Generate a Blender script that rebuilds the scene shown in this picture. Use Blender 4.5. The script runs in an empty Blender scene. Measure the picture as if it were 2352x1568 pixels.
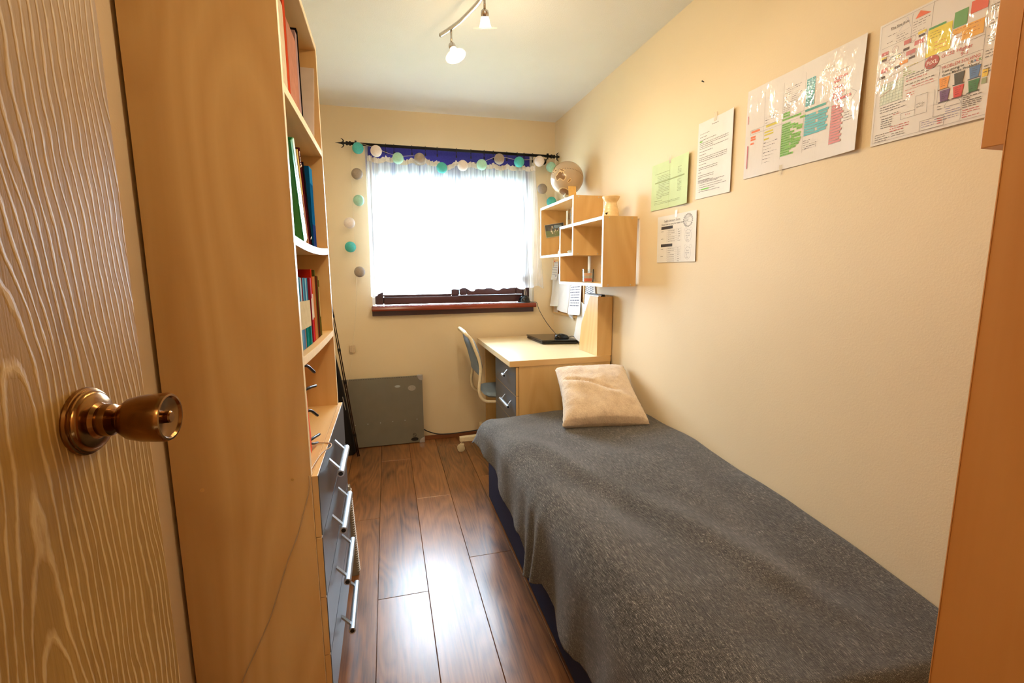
import bpy, bmesh, math, random
from mathutils import Vector, Matrix, noise

# ------------------------------------------------------------------ camera, world, exposure
sc = bpy.context.scene
COL = sc.collection
R0 = random.Random(7)

yaw, pitch, roll, foc = 0.25764609, -0.14834601, -0.0071753, 1082.1314
fw = Vector((math.sin(yaw)*math.cos(pitch), math.cos(yaw)*math.cos(pitch), math.sin(pitch)))
rt = Vector((math.cos(yaw), -math.sin(yaw), 0)); up = rt.cross(fw)
r2 = rt*math.cos(roll)+up*math.sin(roll); u2 = -rt*math.sin(roll)+up*math.cos(roll)
cam_data = bpy.data.cameras.new('camera'); cam = bpy.data.objects.new('camera', cam_data); COL.objects.link(cam)
cam.matrix_world = Matrix(((r2.x, u2.x, -fw.x, 0), (r2.y, u2.y, -fw.y, 0), (r2.z, u2.z, -fw.z, 1.265), (0, 0, 0, 1)))
cam_data.sensor_width = 36; cam_data.lens = foc/2352*36; cam_data.clip_start = 0.01
sc.camera = cam

sc.view_settings.view_transform = 'Standard'; sc.view_settings.look = 'None'
sc.view_settings.gamma = 1; sc.view_settings.use_curve_mapping = False
sc.view_settings.exposure = 0.14

world = bpy.data.worlds.new('overcast_sky'); sc.world = world; world.use_nodes = True
bg = world.node_tree.nodes['Background']
bg.inputs[0].default_value = (0.68, 0.83, 1.0, 1); bg.inputs[1].default_value = 46.0

pl = bpy.data.lights.new('window_portal', 'AREA'); pl.shape = 'RECTANGLE'; pl.size = 1.19; pl.size_y = 1.07
pl.cycles.is_portal = True
po = bpy.data.objects.new('window_portal', pl); COL.objects.link(po)
po.location = (0.497, 3.64, 1.56); po.rotation_euler = (-math.pi/2, 0, 0)

LAMP_COL = (1.0, 0.79, 0.52)
LAMP_POWER = 7.5
HALL_FILL_POWER = 17.0
hl_ = bpy.data.lights.new('hallway_fill', 'POINT'); hl_.energy = HALL_FILL_POWER; hl_.color = (1, .80, .54); hl_.shadow_soft_size = .10  # added fill behind the camera, brightens the near wood; no lamp there
ho = bpy.data.objects.new('hallway_fill', hl_); COL.objects.link(ho); ho.location = (.1, -.85, 2.1)

# ------------------------------------------------------------------ helpers
def s2l(c):
    return tuple(((x/255)/12.92 if x/255 <= .04045 else ((x/255+.055)/1.055)**2.4) for x in c)
def rgba(c): return (*s2l(c), 1)

class NT:
    def __init__(s, name):
        s.m = bpy.data.materials.new(name); s.m.use_nodes = True; s.t = s.m.node_tree
        s.b = s.t.nodes['Principled BSDF']
    def n(s, typ, **kw):
        x = s.t.nodes.new(typ)
        for k, v in kw.items():
            if k in x.inputs.keys() if isinstance(k, str) else False: x.inputs[k].default_value = v
            else: setattr(x, k, v)
        return x
    def l(s, a, b): s.t.links.new(a, b)
    def coord(s, kind='Object', scale=(1, 1, 1), rnd=0.0):
        tc = s.n('ShaderNodeTexCoord'); src = tc.outputs[kind]
        if rnd:
            oi = s.n('ShaderNodeObjectInfo'); mu = s.n('ShaderNodeVectorMath', operation='SCALE')
            cb = s.n('ShaderNodeCombineXYZ'); s.l(oi.outputs['Random'], cb.inputs[0]); s.l(oi.outputs['Random'], cb.inputs[1]); s.l(oi.outputs['Random'], cb.inputs[2])
            s.l(cb.outputs[0], mu.inputs[0]); mu.inputs['Scale'].default_value = rnd
            ad = s.n('ShaderNodeVectorMath', operation='ADD'); s.l(src, ad.inputs[0]); s.l(mu.outputs[0], ad.inputs[1]); src = ad.outputs[0]
        mp = s.n('ShaderNodeMapping'); mp.inputs['Scale'].default_value = scale
        s.l(src, mp.inputs[0]); return mp.outputs[0]
    def noise(s, vec, scale, detail=3, rough=.5, dist=0.0):
        x = s.n('ShaderNodeTexNoise'); x.inputs['Scale'].default_value = scale; x.inputs['Detail'].default_value = detail
        x.inputs['Roughness'].default_value = rough; x.inputs['Distortion'].default_value = dist
        s.l(vec, x.inputs['Vector']); return x.outputs['Fac']
    def ramp(s, fac, stops):
        x = s.n('ShaderNodeValToRGB'); e = x.color_ramp.elements
        while len(e) < len(stops): e.new(.5)
        for i, (p, c) in enumerate(stops): e[i].position = p; e[i].color = c
        s.l(fac, x.inputs[0]); return x.outputs[0]
    def math(s, op, a, b=None, c=None):
        x = s.n('ShaderNodeMath', operation=op)
        for i, v in enumerate((a, b, c)):
            if v is None: continue
            if isinstance(v, (int, float)): x.inputs[i].default_value = v
            else: s.l(v, x.inputs[i])
        return x.outputs[0]
    def mix(s, fac, a, b, mode='MIX'):
        x = s.n('ShaderNodeMix', data_type='RGBA', blend_type=mode)
        if isinstance(fac, (int, float)): x.inputs[0].default_value = fac
        else: s.l(fac, x.inputs[0])
        for i, v in ((6, a), (7, b)):
            if isinstance(v, tuple): x.inputs[i].default_value = v
            else: s.l(v, x.inputs[i])
        return x.outputs[2]
    def bump(s, h, strength=.3, dist=.002):
        x = s.n('ShaderNodeBump'); x.inputs['Strength'].default_value = strength; x.inputs['Distance'].default_value = dist
        s.l(h, x.inputs['Height']); s.l(x.outputs[0], s.b.inputs['Normal']); return x
    def set(s, **kw):
        for k, v in kw.items(): s.b.inputs[k.replace('_', ' ')].default_value = v
        return s

def plain(name, c, rough=.5, metal=0.0, nscale=60, amt=.06, bump=.0, spec=None, **kw):
    m = NT(name)
    if spec is not None: m.b.inputs['Specular IOR Level'].default_value = spec
    co = m.coord(); f = m.noise(co, nscale, 2)
    c = s2l(c); lo = tuple(x*(1-amt) for x in c)+(1,); hi = tuple(min(1, x*(1+amt)) for x in c)+(1,)
    m.l(m.ramp(f, [(.3, lo), (.7, hi)]), m.b.inputs['Base Color'])
    m.set(Roughness=rough, Metallic=metal, **kw)
    if bump: m.bump(f, bump, .001)
    return m.m

def wood(name, lo, hi, axis='Z', scale=1.0, rough=.38, rnd=0.0, contour=10, amt=1.0, bump=.03):
    """laminate / veneer: contour lines of stretched noise plus fine grain"""
    m = NT(name)
    st = {'X': (.12, 1, 1), 'Y': (1, .12, 1), 'Z': (1, 1, .2)}[axis]
    co = m.coord(scale=tuple(v*scale for v in st), rnd=rnd)
    big = m.noise(co, 2.6, 2, .45)
    fr = m.math('FRACT', m.math('MULTIPLY', big, contour))
    tri = m.math('ABSOLUTE', m.math('SUBTRACT', fr, .5))
    st2 = {'X': (.03, 1, 1), 'Y': (1, .03, 1), 'Z': (1, 1, .03)}[axis]
    co2 = m.coord(scale=tuple(v*scale for v in st2), rnd=rnd)
    fine = m.noise(co2, 90, 3, .6)
    cloud = m.noise(m.coord(scale=tuple(v*scale for v in st), rnd=rnd), 5, 2)
    mixv = m.math('ADD', m.math('MULTIPLY', tri, .5*amt), m.math('ADD', m.math('MULTIPLY', fine, .18), m.math('MULTIPLY', cloud, .6)))
    m.l(m.ramp(mixv, [(.3, rgba(lo)), (.85, rgba(hi))]), m.b.inputs['Base Color'])
    m.set(Roughness=rough); m.bump(fine, bump, .001)
    return m.m

class MB:
    def __init__(s): s.v = []; s.f = []; s.mi = []; s.c = []; s.m = None; s.cur = 0; s.col = None
    def add(s, vs, fs, M=None):
        o = len(s.v)
        M = M or s.m
        for p in vs:
            p = Vector(p); s.v.append(tuple(M @ p) if M else tuple(p))
        for f in fs: s.f.append([o+i for i in f]); s.mi.append(s.cur); s.c.append(s.col)
        return s
    def box(s, x0, x1, y0, y1, z0, z1, M=None):
        v = [(x, y, z) for x in (x0, x1) for y in (y0, y1) for z in (z0, z1)]
        return s.add(v, [(0, 1, 3, 2), (4, 6, 7, 5), (0, 4, 5, 1), (2, 3, 7, 6), (0, 2, 6, 4), (1, 5, 7, 3)], M)
    def prism(s, poly, a0, a1, axis='X', M=None):
        """poly of 2-tuples in the other two axes, extruded along axis"""
        def mk(p, a):
            return {'X': (a, p[0], p[1]), 'Y': (p[0], a, p[1]), 'Z': (p[0], p[1], a)}[axis]
        n = len(poly); v = [mk(p, a0) for p in poly]+[mk(p, a1) for p in poly]
        fs = [list(range(n))[::-1], list(range(n, 2*n))]+[(i, (i+1) % n, n+(i+1) % n, n+i) for i in range(n)]
        return s.add(v, fs, M)
    def tube(s, pts, r, n=10, caps=True, closed=False, M=None):
        pts = [Vector(p) for p in pts]; k = len(pts); rr = r if isinstance(r, (list, tuple)) else [r]*k
        vs = []; fs = []; prev = None
        for i, p in enumerate(pts):
            if closed: t = pts[(i+1) % k]-pts[i-1]
            else: t = pts[min(i+1, k-1)]-pts[max(i-1, 0)]
            t = t.normalized() if t.length > 1e-9 else Vector((0, 0, 1))
            if prev is None:
                a = Vector((0, 0, 1)) if abs(t.z) < .9 else Vector((1, 0, 0)); u = t.cross(a).normalized()
            else:
                u = (prev-t*prev.dot(t)); u = u.normalized() if u.length > 1e-6 else t.orthogonal().normalized()
            prev = u; w = t.cross(u)
            for j in range(n):
                a = 2*math.pi*j/n; vs.append(p+(u*math.cos(a)+w*math.sin(a))*rr[i])
        seg = k if closed else k-1
        for i in range(seg):
            for j in range(n):
                a = i*n+j; b = i*n+(j+1) % n; c = ((i+1) % k)*n+(j+1) % n; d = ((i+1) % k)*n+j
                fs.append((a, b, c, d))
        if caps and not closed:
            fs.append(list(range(n))[::-1]); fs.append([(k-1)*n+j for j in range(n)])
        return s.add(vs, fs, M)
    def lathe(s, prof, base=(0, 0, 0), axis=(0, 0, 1), n=24, M=None, caps=True):
        """prof: list of (radius, height)"""
        ax = Vector(axis).normalized(); u = ax.orthogonal().normalized(); w = ax.cross(u); b = Vector(base)
        vs = []; fs = []
        for r, h in prof:
            for j in range(n):
                a = 2*math.pi*j/n; vs.append(b+ax*h+(u*math.cos(a)+w*math.sin(a))*max(r, 1e-5))
        for i in range(len(prof)-1):
            for j in range(n):
                fs.append((i*n+j, i*n+(j+1) % n, (i+1)*n+(j+1) % n, (i+1)*n+j))
        if caps:
            fs.append(list(range(n))[::-1]); fs.append([(len(prof)-1)*n+j for j in range(n)])
        return s.add(vs, fs, M)
    def sphere(s, c, r, n=16, sc=(1, 1, 1), M=None):
        prof = [(r*math.sin(math.pi*i/(n//2)), -r*math.cos(math.pi*i/(n//2))) for i in range(n//2+1)]
        vs = []; fs = []; k = n//2
        for (a, h) in prof:
            for j in range(n):
                t = 2*math.pi*j/n; vs.append((c[0]+a*math.cos(t)*sc[0], c[1]+a*math.sin(t)*sc[1], c[2]+h*sc[2]))
        for i in range(k):
            for j in range(n): fs.append((i*n+j, i*n+(j+1) % n, (i+1)*n+(j+1) % n, (i+1)*n+j))
        return s.add(vs, fs, M)
    def grid(s, fn, nu, nv, M=None, flip=False):
        vs = [fn(i/nu, j/nv) for i in range(nu+1) for j in range(nv+1)]
        fs = []
        for i in range(nu):
            for j in range(nv):
                a = i*(nv+1)+j; q = (a, a+1, a+nv+2, a+nv+1); fs.append(q[::-1] if flip else q)
        return s.add(vs, fs, M)
    def build(s, name, mat, parent=None, smooth=False, bevel=0, solid=0, sub=0, kind=None, label=None, seg=2):
        me = bpy.data.meshes.new(name)
        if parent is not None: off = Vector(ORG[parent.name])
        else:
            xs = [p[0] for p in s.v]; ys = [p[1] for p in s.v]; zs = [p[2] for p in s.v]
            off = Vector(((min(xs)+max(xs))/2, (min(ys)+max(ys))/2, min(zs)))
        me.from_pydata([tuple(Vector(p)-off) for p in s.v], [], s.f)
        mats = mat if isinstance(mat, (list, tuple)) else [mat]
        for m in mats: me.materials.append(m)
        for i, p in enumerate(me.polygons):
            p.material_index = s.mi[i]; p.use_smooth = bool(smooth)
        if any(c is not None for c in s.c):
            ca = me.color_attributes.new('Col', 'FLOAT_COLOR', 'CORNER')
            for i, p in enumerate(me.polygons):
                c = s.c[i] or (1, 1, 1)
                for li in p.loop_indices: ca.data[li].color = (*c, 1)
        me.validate(); 
        o = bpy.data.objects.new(name, me); COL.objects.link(o); ORG[o.name] = tuple(off)
        if not any(c is not None for c in s.c):
            bm = bmesh.new(); bm.from_mesh(me); bmesh.ops.recalc_face_normals(bm, faces=bm.faces); bm.to_mesh(me); bm.free()
        if parent is not None: o.parent = parent
        else: o.location = off
        if smooth == 'auto':
            for p in me.polygons: p.use_smooth = True
            md = None
            try: me.set_sharp_from_angle(angle=math.radians(38))
            except Exception: pass
        if bevel:
            b = o.modifiers.new('bevel', 'BEVEL'); b.width = bevel; b.segments = seg; b.limit_method = 'ANGLE'; b.angle_limit = .6
        if solid:
            b = o.modifiers.new('solid', 'SOLIDIFY'); b.thickness = solid; b.offset = 0
        if sub:
            b = o.modifiers.new('sub', 'SUBSURF'); b.levels = sub; b.render_levels = sub
        if kind: o['kind'] = kind
        if label: o['label'] = label
        return o
ORG = {}
def tag(o, label, cat, group=None):
    o['label'] = label; o['category'] = cat
    if group: o['group'] = group
    return o
def thing(name, loc, label, cat, group=None):
    o = bpy.data.objects.new(name, None); COL.objects.link(o); o.location = loc; o.empty_display_size = .05
    ORG[o.name] = tuple(loc); return tag(o, label, cat, group)
def struct(o): o['kind'] = 'structure'; return o
def B(*a): return MB().box(*a)
def arc(pts, n=8):
    """Catmull-Rom through points"""
    P = [Vector(p) for p in pts]; P = [P[0]*2-P[1]]+P+[P[-1]*2-P[-2]]; out = []
    for i in range(1, len(P)-2):
        for k in range(n):
            t = k/n; a, b, c, d = P[i-1], P[i], P[i+1], P[i+2]
            out.append(.5*((2*b)+(-a+c)*t+(2*a-5*b+4*c-d)*t*t+(-a+3*b-3*c+d)*t**3))
    out.append(P[-2]); return out
def lerp(t, pts):
    """piecewise linear through sorted (x, y)"""
    if t <= pts[0][0]: return pts[0][1]
    for (a, b), (c, d) in zip(pts, pts[1:]):
        if t <= c: return b+(d-b)*(t-a)/(c-a)
    return pts[-1][1]
def sstep(a, b, x):
    t = min(1, max(0, (x-a)/(b-a))); return t*t*(3-2*t)

# ------------------------------------------------------------------ materials
def wall_mat(name, c, bs=.25):
    m = NT(name); co = m.coord('Object')
    f = m.noise(co, 190, 3, .6); g = m.noise(co, 1.4, 3)
    c = s2l(c)
    m.l(m.ramp(g, [(.3, tuple(x*.95 for x in c)+(1,)), (.7, tuple(min(1, x*1.03) for x in c)+(1,))]), m.b.inputs['Base Color'])
    m.set(Roughness=.62); m.bump(f, bs, .0015); return m.m
M_wall = wall_mat('cream_wall_paint', (234, 213, 176))
M_hall = wall_mat('hall_paint', (222, 192, 148))
M_ceil = wall_mat('ceiling_paint', (234, 230, 220), .9)
M_maple = wood('maple_laminate', (212, 168, 106), (232, 196, 134), 'Z', 1.0, .36, contour=16, amt=.9)
M_mapleY = wood('maple_laminate_long', (212, 168, 106), (232, 196, 134), 'Y', 1.0, .36, contour=16, amt=.9)
M_mapleX = wood('maple_laminate_cross', (216, 172, 110), (230, 190, 128), 'X', 1.0, .36, contour=16, amt=.9)
M_edge = plain('pale_edge_banding', (240, 214, 170), .4)
M_desk = wood('desk_laminate', (236, 208, 160), (244, 220, 178), 'Y', 1.0, .3, contour=6, amt=.3)
M_wardrobe = wood('orange_pine_laminate', (204, 138, 68), (218, 156, 86), 'Z', 1.3, .4, contour=10, amt=.5)
M_black = plain('black_plastic', (14, 14, 15), .35)
M_gap = plain('dark_gap', (20, 12, 8), .9)
M_iron = plain('black_iron', (18, 18, 20), .5, .4)
M_slate = wood('slate_blue_foil', (78, 84, 92), (100, 106, 114), 'Y', 1.0, .33, contour=4, amt=.2)
M_alu = plain('brushed_aluminium', (196, 202, 208), .38, .85, 200, .05)
M_chrome = plain('satin_chrome', (205, 200, 195), .16, 1.0, 80, .03)
M_white = plain('white_enamel', (236, 228, 208), .35)
M_whitep = plain('white_paper', (232, 228, 222), .7, 0, 20, .02)
M_greenp = plain('pale_green_paper', (200, 216, 160), .7, 0, 20, .03)
M_brass = plain('aged_brass', (136, 98, 54), .2, 1.0, 30, .3)
M_brass_dark = plain('tarnished_brass', (84, 52, 26), .3, 1.0, 40, .3)
M_pvc = wood('dark_mahogany_foil', (46, 22, 20), (72, 36, 32), 'X', 1.0, .28, contour=8)
M_sill = wood('red_mahogany_sill', (112, 44, 28), (142, 62, 40), 'X', 1.0, .16, contour=5)
M_skirt = wood('brown_skirting', (126, 74, 40), (152, 94, 54), 'X', 1, .5)

def floor_mat():
    m = NT('walnut_laminate'); st = (1, .16, 1)
    co = m.coord(scale=st, rnd=37.0)
    big = m.noise(co, 5.5, 2, .5, .25)
    fr = m.math('FRACT', m.math('MULTIPLY', big, 15)); tri = m.math('ABSOLUTE', m.math('SUBTRACT', fr, .5))
    fine = m.noise(m.coord(scale=(1, .035, 1), rnd=37.0), 160, 3, .65)
    dark = m.noise(m.coord(scale=(1, .3, 1), rnd=37.0), 7, 4, .6)
    oi = m.n('ShaderNodeObjectInfo')
    v = m.math('ADD', m.math('MULTIPLY', tri, .30), m.math('ADD', m.math('MULTIPLY', fine, .50), m.math('MULTIPLY', dark, .46)))
    v = m.math('ADD', v, m.math('MULTIPLY', oi.outputs['Random'], .10))
    m.l(m.ramp(v, [(.34, rgba((66, 40, 22))), (.52, rgba((122, 78, 42))), (.72, rgba((156, 102, 56))), (.95, rgba((178, 122, 72)))]), m.b.inputs['Base Color'])
    m.set(Roughness=.3); m.b.inputs['Specular IOR Level'].default_value = .6; m.b.inputs['Coat Weight'].default_value = .3; m.b.inputs['Coat Roughness'].default_value = .22
    m.bump(fine, .12, .0006); return m.m
M_floor = floor_mat()

def door_mat():
    m = NT('limed_oak_veneer')
    tc = m.n('ShaderNodeTexCoord'); sp = m.n('ShaderNodeSeparateXYZ'); m.l(tc.outputs['Object'], sp.inputs[0])
    wob = m.noise(m.coord(scale=(1, 1, .35)), 4.0, 2, .5); wob2 = m.noise(m.coord(scale=(1, 1, .5)), 14, 2, .5)
    yy = m.math('ADD', m.math('SUBTRACT', sp.outputs[1], .19), m.math('MULTIPLY', m.math('SUBTRACT', wob, .5), .16))
    rad = m.math('SQRT', m.math('ADD', m.math('MULTIPLY', yy, yy), .0004))
    f = m.math('ADD', m.math('MULTIPLY', rad, 105), m.math('ADD', m.math('MULTIPLY', sp.outputs[2], 9.0), m.math('MULTIPLY', wob2, 2.4)))
    fr = m.math('FRACT', f); tri = m.math('MULTIPLY', m.math('ABSOLUTE', m.math('SUBTRACT', fr, .5)), 2)
    fine = m.noise(m.coord(scale=(1, 1, .05)), 260, 3, .7)
    brk = m.noise(m.coord(scale=(1, 1, .35)), 120, 2, .6)
    line = m.ramp(m.math('ADD', tri, m.math('MULTIPLY', m.math('SUBTRACT', brk, .5), .7)), [(.62, (0, 0, 0, 1)), (.92, (1, 1, 1, 1))])
    cloud = m.noise(m.coord(scale=(1, 1, .2)), 7, 3)
    base = m.ramp(m.math('ADD', m.math('MULTIPLY', cloud, .7), m.math('MULTIPLY', fine, .4)), [(.35, rgba((136, 100, 44))), (.75, rgba((176, 136, 66)))])
    m.l(m.mix(m.math('MULTIPLY', line, .6), base, rgba((214, 182, 124))), m.b.inputs['Base Color'])
    m.set(Roughness=.5); m.b.inputs['Specular IOR Level'].default_value = .3; m.bump(m.math('ADD', m.math('MULTIPLY', line, .8), m.math('MULTIPLY', fine, .5)), .5, .0012)
    return m.m
M_door = door_mat()

def blanket_mat():
    m = NT('grey_woven_throw')
    w1 = m.noise(m.coord(scale=(1, .05, 1)), 800, 2, .6)      # long threads along the bed
    w2 = m.noise(m.coord(scale=(.08, 1, .08)), 720, 2, .6)    # cross threads
    sp = m.noise(m.coord(), 700, 2, .7)
    cl = m.noise(m.coord(), 6, 3)
    v = m.math('ADD', m.math('ADD', m.math('MULTIPLY', w1, .55), m.math('MULTIPLY', w2, .20)), m.math('ADD', m.math('MULTIPLY', sp, .35), m.math('MULTIPLY', cl, .08)))
    m.l(m.ramp(v, [(.43, rgba((24, 22, 21))), (.55, rgba((66, 63, 60))), (.66, rgba((102, 98, 93))), (.76, rgba((206, 198, 186)))]), m.b.inputs['Base Color'])
    m.set(Roughness=.95); m.b.inputs['Sheen Weight'].default_value = .32; m.b.inputs['Sheen Roughness'].default_value = .4; m.b.inputs['Specular IOR Level'].default_value = .15
    m.bump(v, .8, .004); return m.m
M_blanket = blanket_mat()
M_navy = plain('navy_divan_fabric', (24, 32, 72), .95, 0, 300, .25, .3)

def fur_mat():
    m = NT('beige_plush'); f = m.noise(m.coord(scale=(1, 1, .6)), 170, 4, .7); g = m.noise(m.coord(), 22, 3)
    v = m.math('ADD', m.math('MULTIPLY', f, .5), m.math('MULTIPLY', g, .5))
    m.l(m.ramp(v, [(.3, rgba((208, 180, 150))), (.6, rgba((242, 220, 192)))]), m.b.inputs['Base Color'])
    m.set(Roughness=1.0); m.b.inputs['Sheen Weight'].default_value = .5; m.bump(v, .9, .01); return m.m
M_fur = fur_mat()

def sheer_mat():
    m = NT('white_sheer_voile'); t = m.t
    tr = m.n('ShaderNodeBsdfTransparent'); tl = m.n('ShaderNodeBsdfTranslucent'); df = m.n('ShaderNodeBsdfDiffuse')
    for x in (tl, df): x.inputs['Color'].default_value = (.93, .93, .95, 1)
    a = m.n('ShaderNodeMixShader'); a.inputs[0].default_value = .5; m.l(tl.outputs[0], a.inputs[1]); m.l(df.outputs[0], a.inputs[2])
    f = m.noise(m.coord(scale=(1, 0, .02)), 90, 3, .7); g = m.ramp(f, [(.35, (.28, .28, .28, 1)), (.65, (.80, .80, .80, 1))])
    b = m.n('ShaderNodeMixShader'); m.l(g, b.inputs[0]); m.l(tr.outputs[0], b.inputs[1]); m.l(a.outputs[0], b.inputs[2])
    m.l(b.outputs[0], t.nodes['Material Output'].inputs[0]); return m.m
M_sheer = sheer_mat()
def blind_mat():
    m = NT('violet_blue_blind'); t = m.t
    tl = m.n('ShaderNodeBsdfTranslucent'); tl.inputs[0].default_value = (.055, .05, .20, 1)
    df = m.n('ShaderNodeBsdfDiffuse'); f = m.noise(m.coord(), 150, 2)
    m.l(m.ramp(f, [(.3, rgba((70, 66, 150))), (.7, rgba((84, 80, 166)))]), df.inputs[0])
    a = m.n('ShaderNodeMixShader'); a.inputs[0].default_value = .6; m.l(tl.outputs[0], a.inputs[1]); m.l(df.outputs[0], a.inputs[2])
    m.l(a.outputs[0], t.nodes['Material Output'].inputs[0]); return m.m
M_blind = blind_mat()
def glass_mat(name, tint=(1, 1, 1), rough=0.0, body=None):
    m = NT(name); t = m.t
    tr = m.n('ShaderNodeBsdfTransparent'); tr.inputs[0].default_value = (*tint, 1)
    gl = m.n('ShaderNodeBsdfGlossy'); gl.inputs['Roughness'].default_value = rough
    fr = m.n('ShaderNodeFresnel'); fr.inputs[0].default_value = 1.25
    a = m.n('ShaderNodeMixShader'); m.l(fr.outputs[0], a.inputs[0]); m.l(tr.outputs[0], a.inputs[1]); m.l(gl.outputs[0], a.inputs[2])
    m.l(a.outputs[0], t.nodes['Material Output'].inputs[0]); return m.m
M_glass = glass_mat('clear_glass', (.96, .98, .98))
def emit_mat(name, c, s):
    m = NT(name); m.set(Roughness=.4); f = m.noise(m.coord(), 30, 1)
    m.l(m.ramp(f, [(0, (*c, 1)), (1, (*c, 1))]), m.b.inputs['Emission Color']); m.b.inputs['Emission Strength'].default_value = s
    m.b.inputs['Base Color'].default_value = (.9, .85, .75, 1); return m.m
M_bulb = emit_mat('lit_halogen', (1, .8, .5), 70)
M_cone = emit_mat('lit_frosted_cone', (1, .78, .48), 17)
M_collar = emit_mat('lit_glass_collar', (1, .8, .52), .45)

def print_mat(name, gloss, rough=.6, wrink=0):
    m = NT(name); a = m.n('ShaderNodeVertexColor'); a.layer_name = 'Col'
    m.l(a.outputs[0], m.b.inputs['Base Color']); m.set(Roughness=rough)
    if gloss:
        m.b.inputs['Coat Weight'].default_value = 1.0; m.b.inputs['Coat Roughness'].default_value = .05; m.b.inputs['Coat IOR'].default_value = 1.8
    if wrink:
        g = m.n('ShaderNodeNewGeometry')
        mp = m.n('ShaderNodeMapping'); mp.inputs['Scale'].default_value = (1, 1, .35); m.l(g.outputs['Position'], mp.inputs[0])
        f = m.noise(mp.outputs[0], 28, 3, .55, .6)
        b = m.n('ShaderNodeBump'); b.inputs['Strength'].default_value = wrink; b.inputs['Distance'].default_value = .01
        m.l(f, b.inputs['Height']); m.l(b.outputs[0], m.b.inputs['Coat Normal'])
    return m.m
M_print = print_mat('printed_ink', False)
M_lam = print_mat('laminated_print', True, .5, .34)

# ------------------------------------------------------------------ room shell
XL, XR, YB, ZC, YF = -0.512, 1.266, 3.50, 2.355, -0.15
WX0, WX1, WZ0, WZ1 = -0.103, 1.100, 1.028, 2.125
struct(B(XL-.12, XR+.12, YF-1.5, YB+.22, -.12, -.012).build('floor', M_gap))
floor = bpy.data.objects['floor']
# planks, individually built, bevelled and laid with staggered joints
PW, PL = .1958, 1.40
cols = {-3: .62, -2: 1.05, -1: 2.39, 0: 1.75, 1: 2.553, 2: 1.93, 3: 2.75, 4: 1.45, 5: 2.2, 6: 1.1}
for k in range(-3, 7):
    x0 = -.0875+k*PW; x1 = x0+PW
    x0c, x1c = max(x0, XL), min(x1, XR)
    if x1c-x0c < .01: continue
    j = cols[k]-PL*3
    while j < YB:
        a, b = max(j, YF-1.4), min(j+PL, YB)
        if b-a > .02:
            g = .0006
            mb = MB(); bv = .0014
            X0, X1, Y0, Y1 = x0c+g, x1c-g, a+g, b-g
            v = [(X0, Y0, -.012), (X1, Y0, -.012), (X1, Y1, -.012), (X0, Y1, -.012),
                 (X0, Y0, -bv), (X1, Y0, -bv), (X1, Y1, -bv), (X0, Y1, -bv),
                 (X0+bv, Y0+bv, 0), (X1-bv, Y0+bv, 0), (X1-bv, Y1-bv, 0), (X0+bv, Y1-bv, 0)]
            f = [(3, 2, 1, 0), (0, 1, 5, 4), (1, 2, 6, 5), (2, 3, 7, 6), (3, 0, 4, 7), (4, 5, 9, 8), (5, 6, 10, 9), (6, 7, 11, 10), (7, 4, 8, 11), (8, 9, 10, 11)]
            mb.add(v, f); o = mb.build('plank', M_floor)
            o.parent = floor; o.location = Vector(o.location)-Vector(ORG['floor'])
        j += PL
struct(B(XL-.12, XR+.12, YF-1.5, YB+.22, ZC, ZC+.1).build('ceiling', M_ceil))
struct(B(XL-.12, XL, YF-1.5, YB, 0, ZC).build('wall_left', M_wall))
struct(B(XR, XR+.12, YF-1.5, YB, 0, ZC).build('wall_right', M_wall))
mb = MB()
mb.box(XL-.12, WX0, YB, YB+.20, 0, ZC).box(WX1, XR+.12, YB, YB+.20, 0, ZC).box(WX0, WX1, YB, YB+.20, 0, WZ0-.01).box(WX0, WX1, YB, YB+.20, WZ1, ZC)
struct(mb.build('wall_back', M_wall))
mb = MB()
mb.box(XL, -.385, YF-.10, YF, 0, ZC).box(.46, XR, YF-.10, YF, 0, ZC).box(-.385, .46, YF-.10, YF, 2.06, ZC)
struct(mb.build('wall_front', M_wall))
struct(B(XL-.12, XR+.12, YF-1.6, YF-1.5, 0, ZC).build('wall_hall', M_hall))
struct(B(XL+.0, XR, YB-.012, YB, 0, .032).build('baseboard_back', M_skirt, bevel=.003))
struct(B(XR-.012, XR, 2.42, YB-.012, 0, .032).build('baseboard_right', M_skirt, bevel=.003))
mb = MB(); mb.box(-.40, -.365, YF-.12, YF+.012, 0, 2.075).box(.44, .475, YF-.12, YF+.012, 0, 2.075).box(-.365, .44, YF-.12, YF+.012, 2.045, 2.08)
struct(mb.build('trim_1', M_wardrobe, bevel=.003))

struct(B(-30, 30, YB+1.2, 60, -3.0, -2.9).build('ground', plain('grass_ground', (120, 126, 96), .95, 0, 3, .2)))
# ------------------------------------------------------------------ window
wy0, wy1 = 3.555, 3.615
struct(B(WX0, WX0+.019, 3.553, 3.62, WZ0, WZ1).build('trim_4', M_ceil)); struct(B(WX1-.021, WX1, 3.553, 3.62, WZ0, WZ1).build('trim_5', M_ceil)); WX0 += .0195; WX1 -= .0215
mb = MB(); fr = .058
mb.box(WX0, WX0+fr, wy0, wy1, WZ0, WZ1).box(WX1-fr, WX1, wy0, wy1, WZ0, WZ1).box(WX0+fr, WX1-fr, wy0, wy1, WZ0, WZ0+fr).box(WX0+fr, WX1-fr, wy0, wy1, WZ1-fr, WZ1)
mb.box(.468, .528, wy0, wy1, WZ0+fr, WZ1-fr)
win = struct(mb.build('window_1', M_pvc, bevel=.008))
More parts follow.
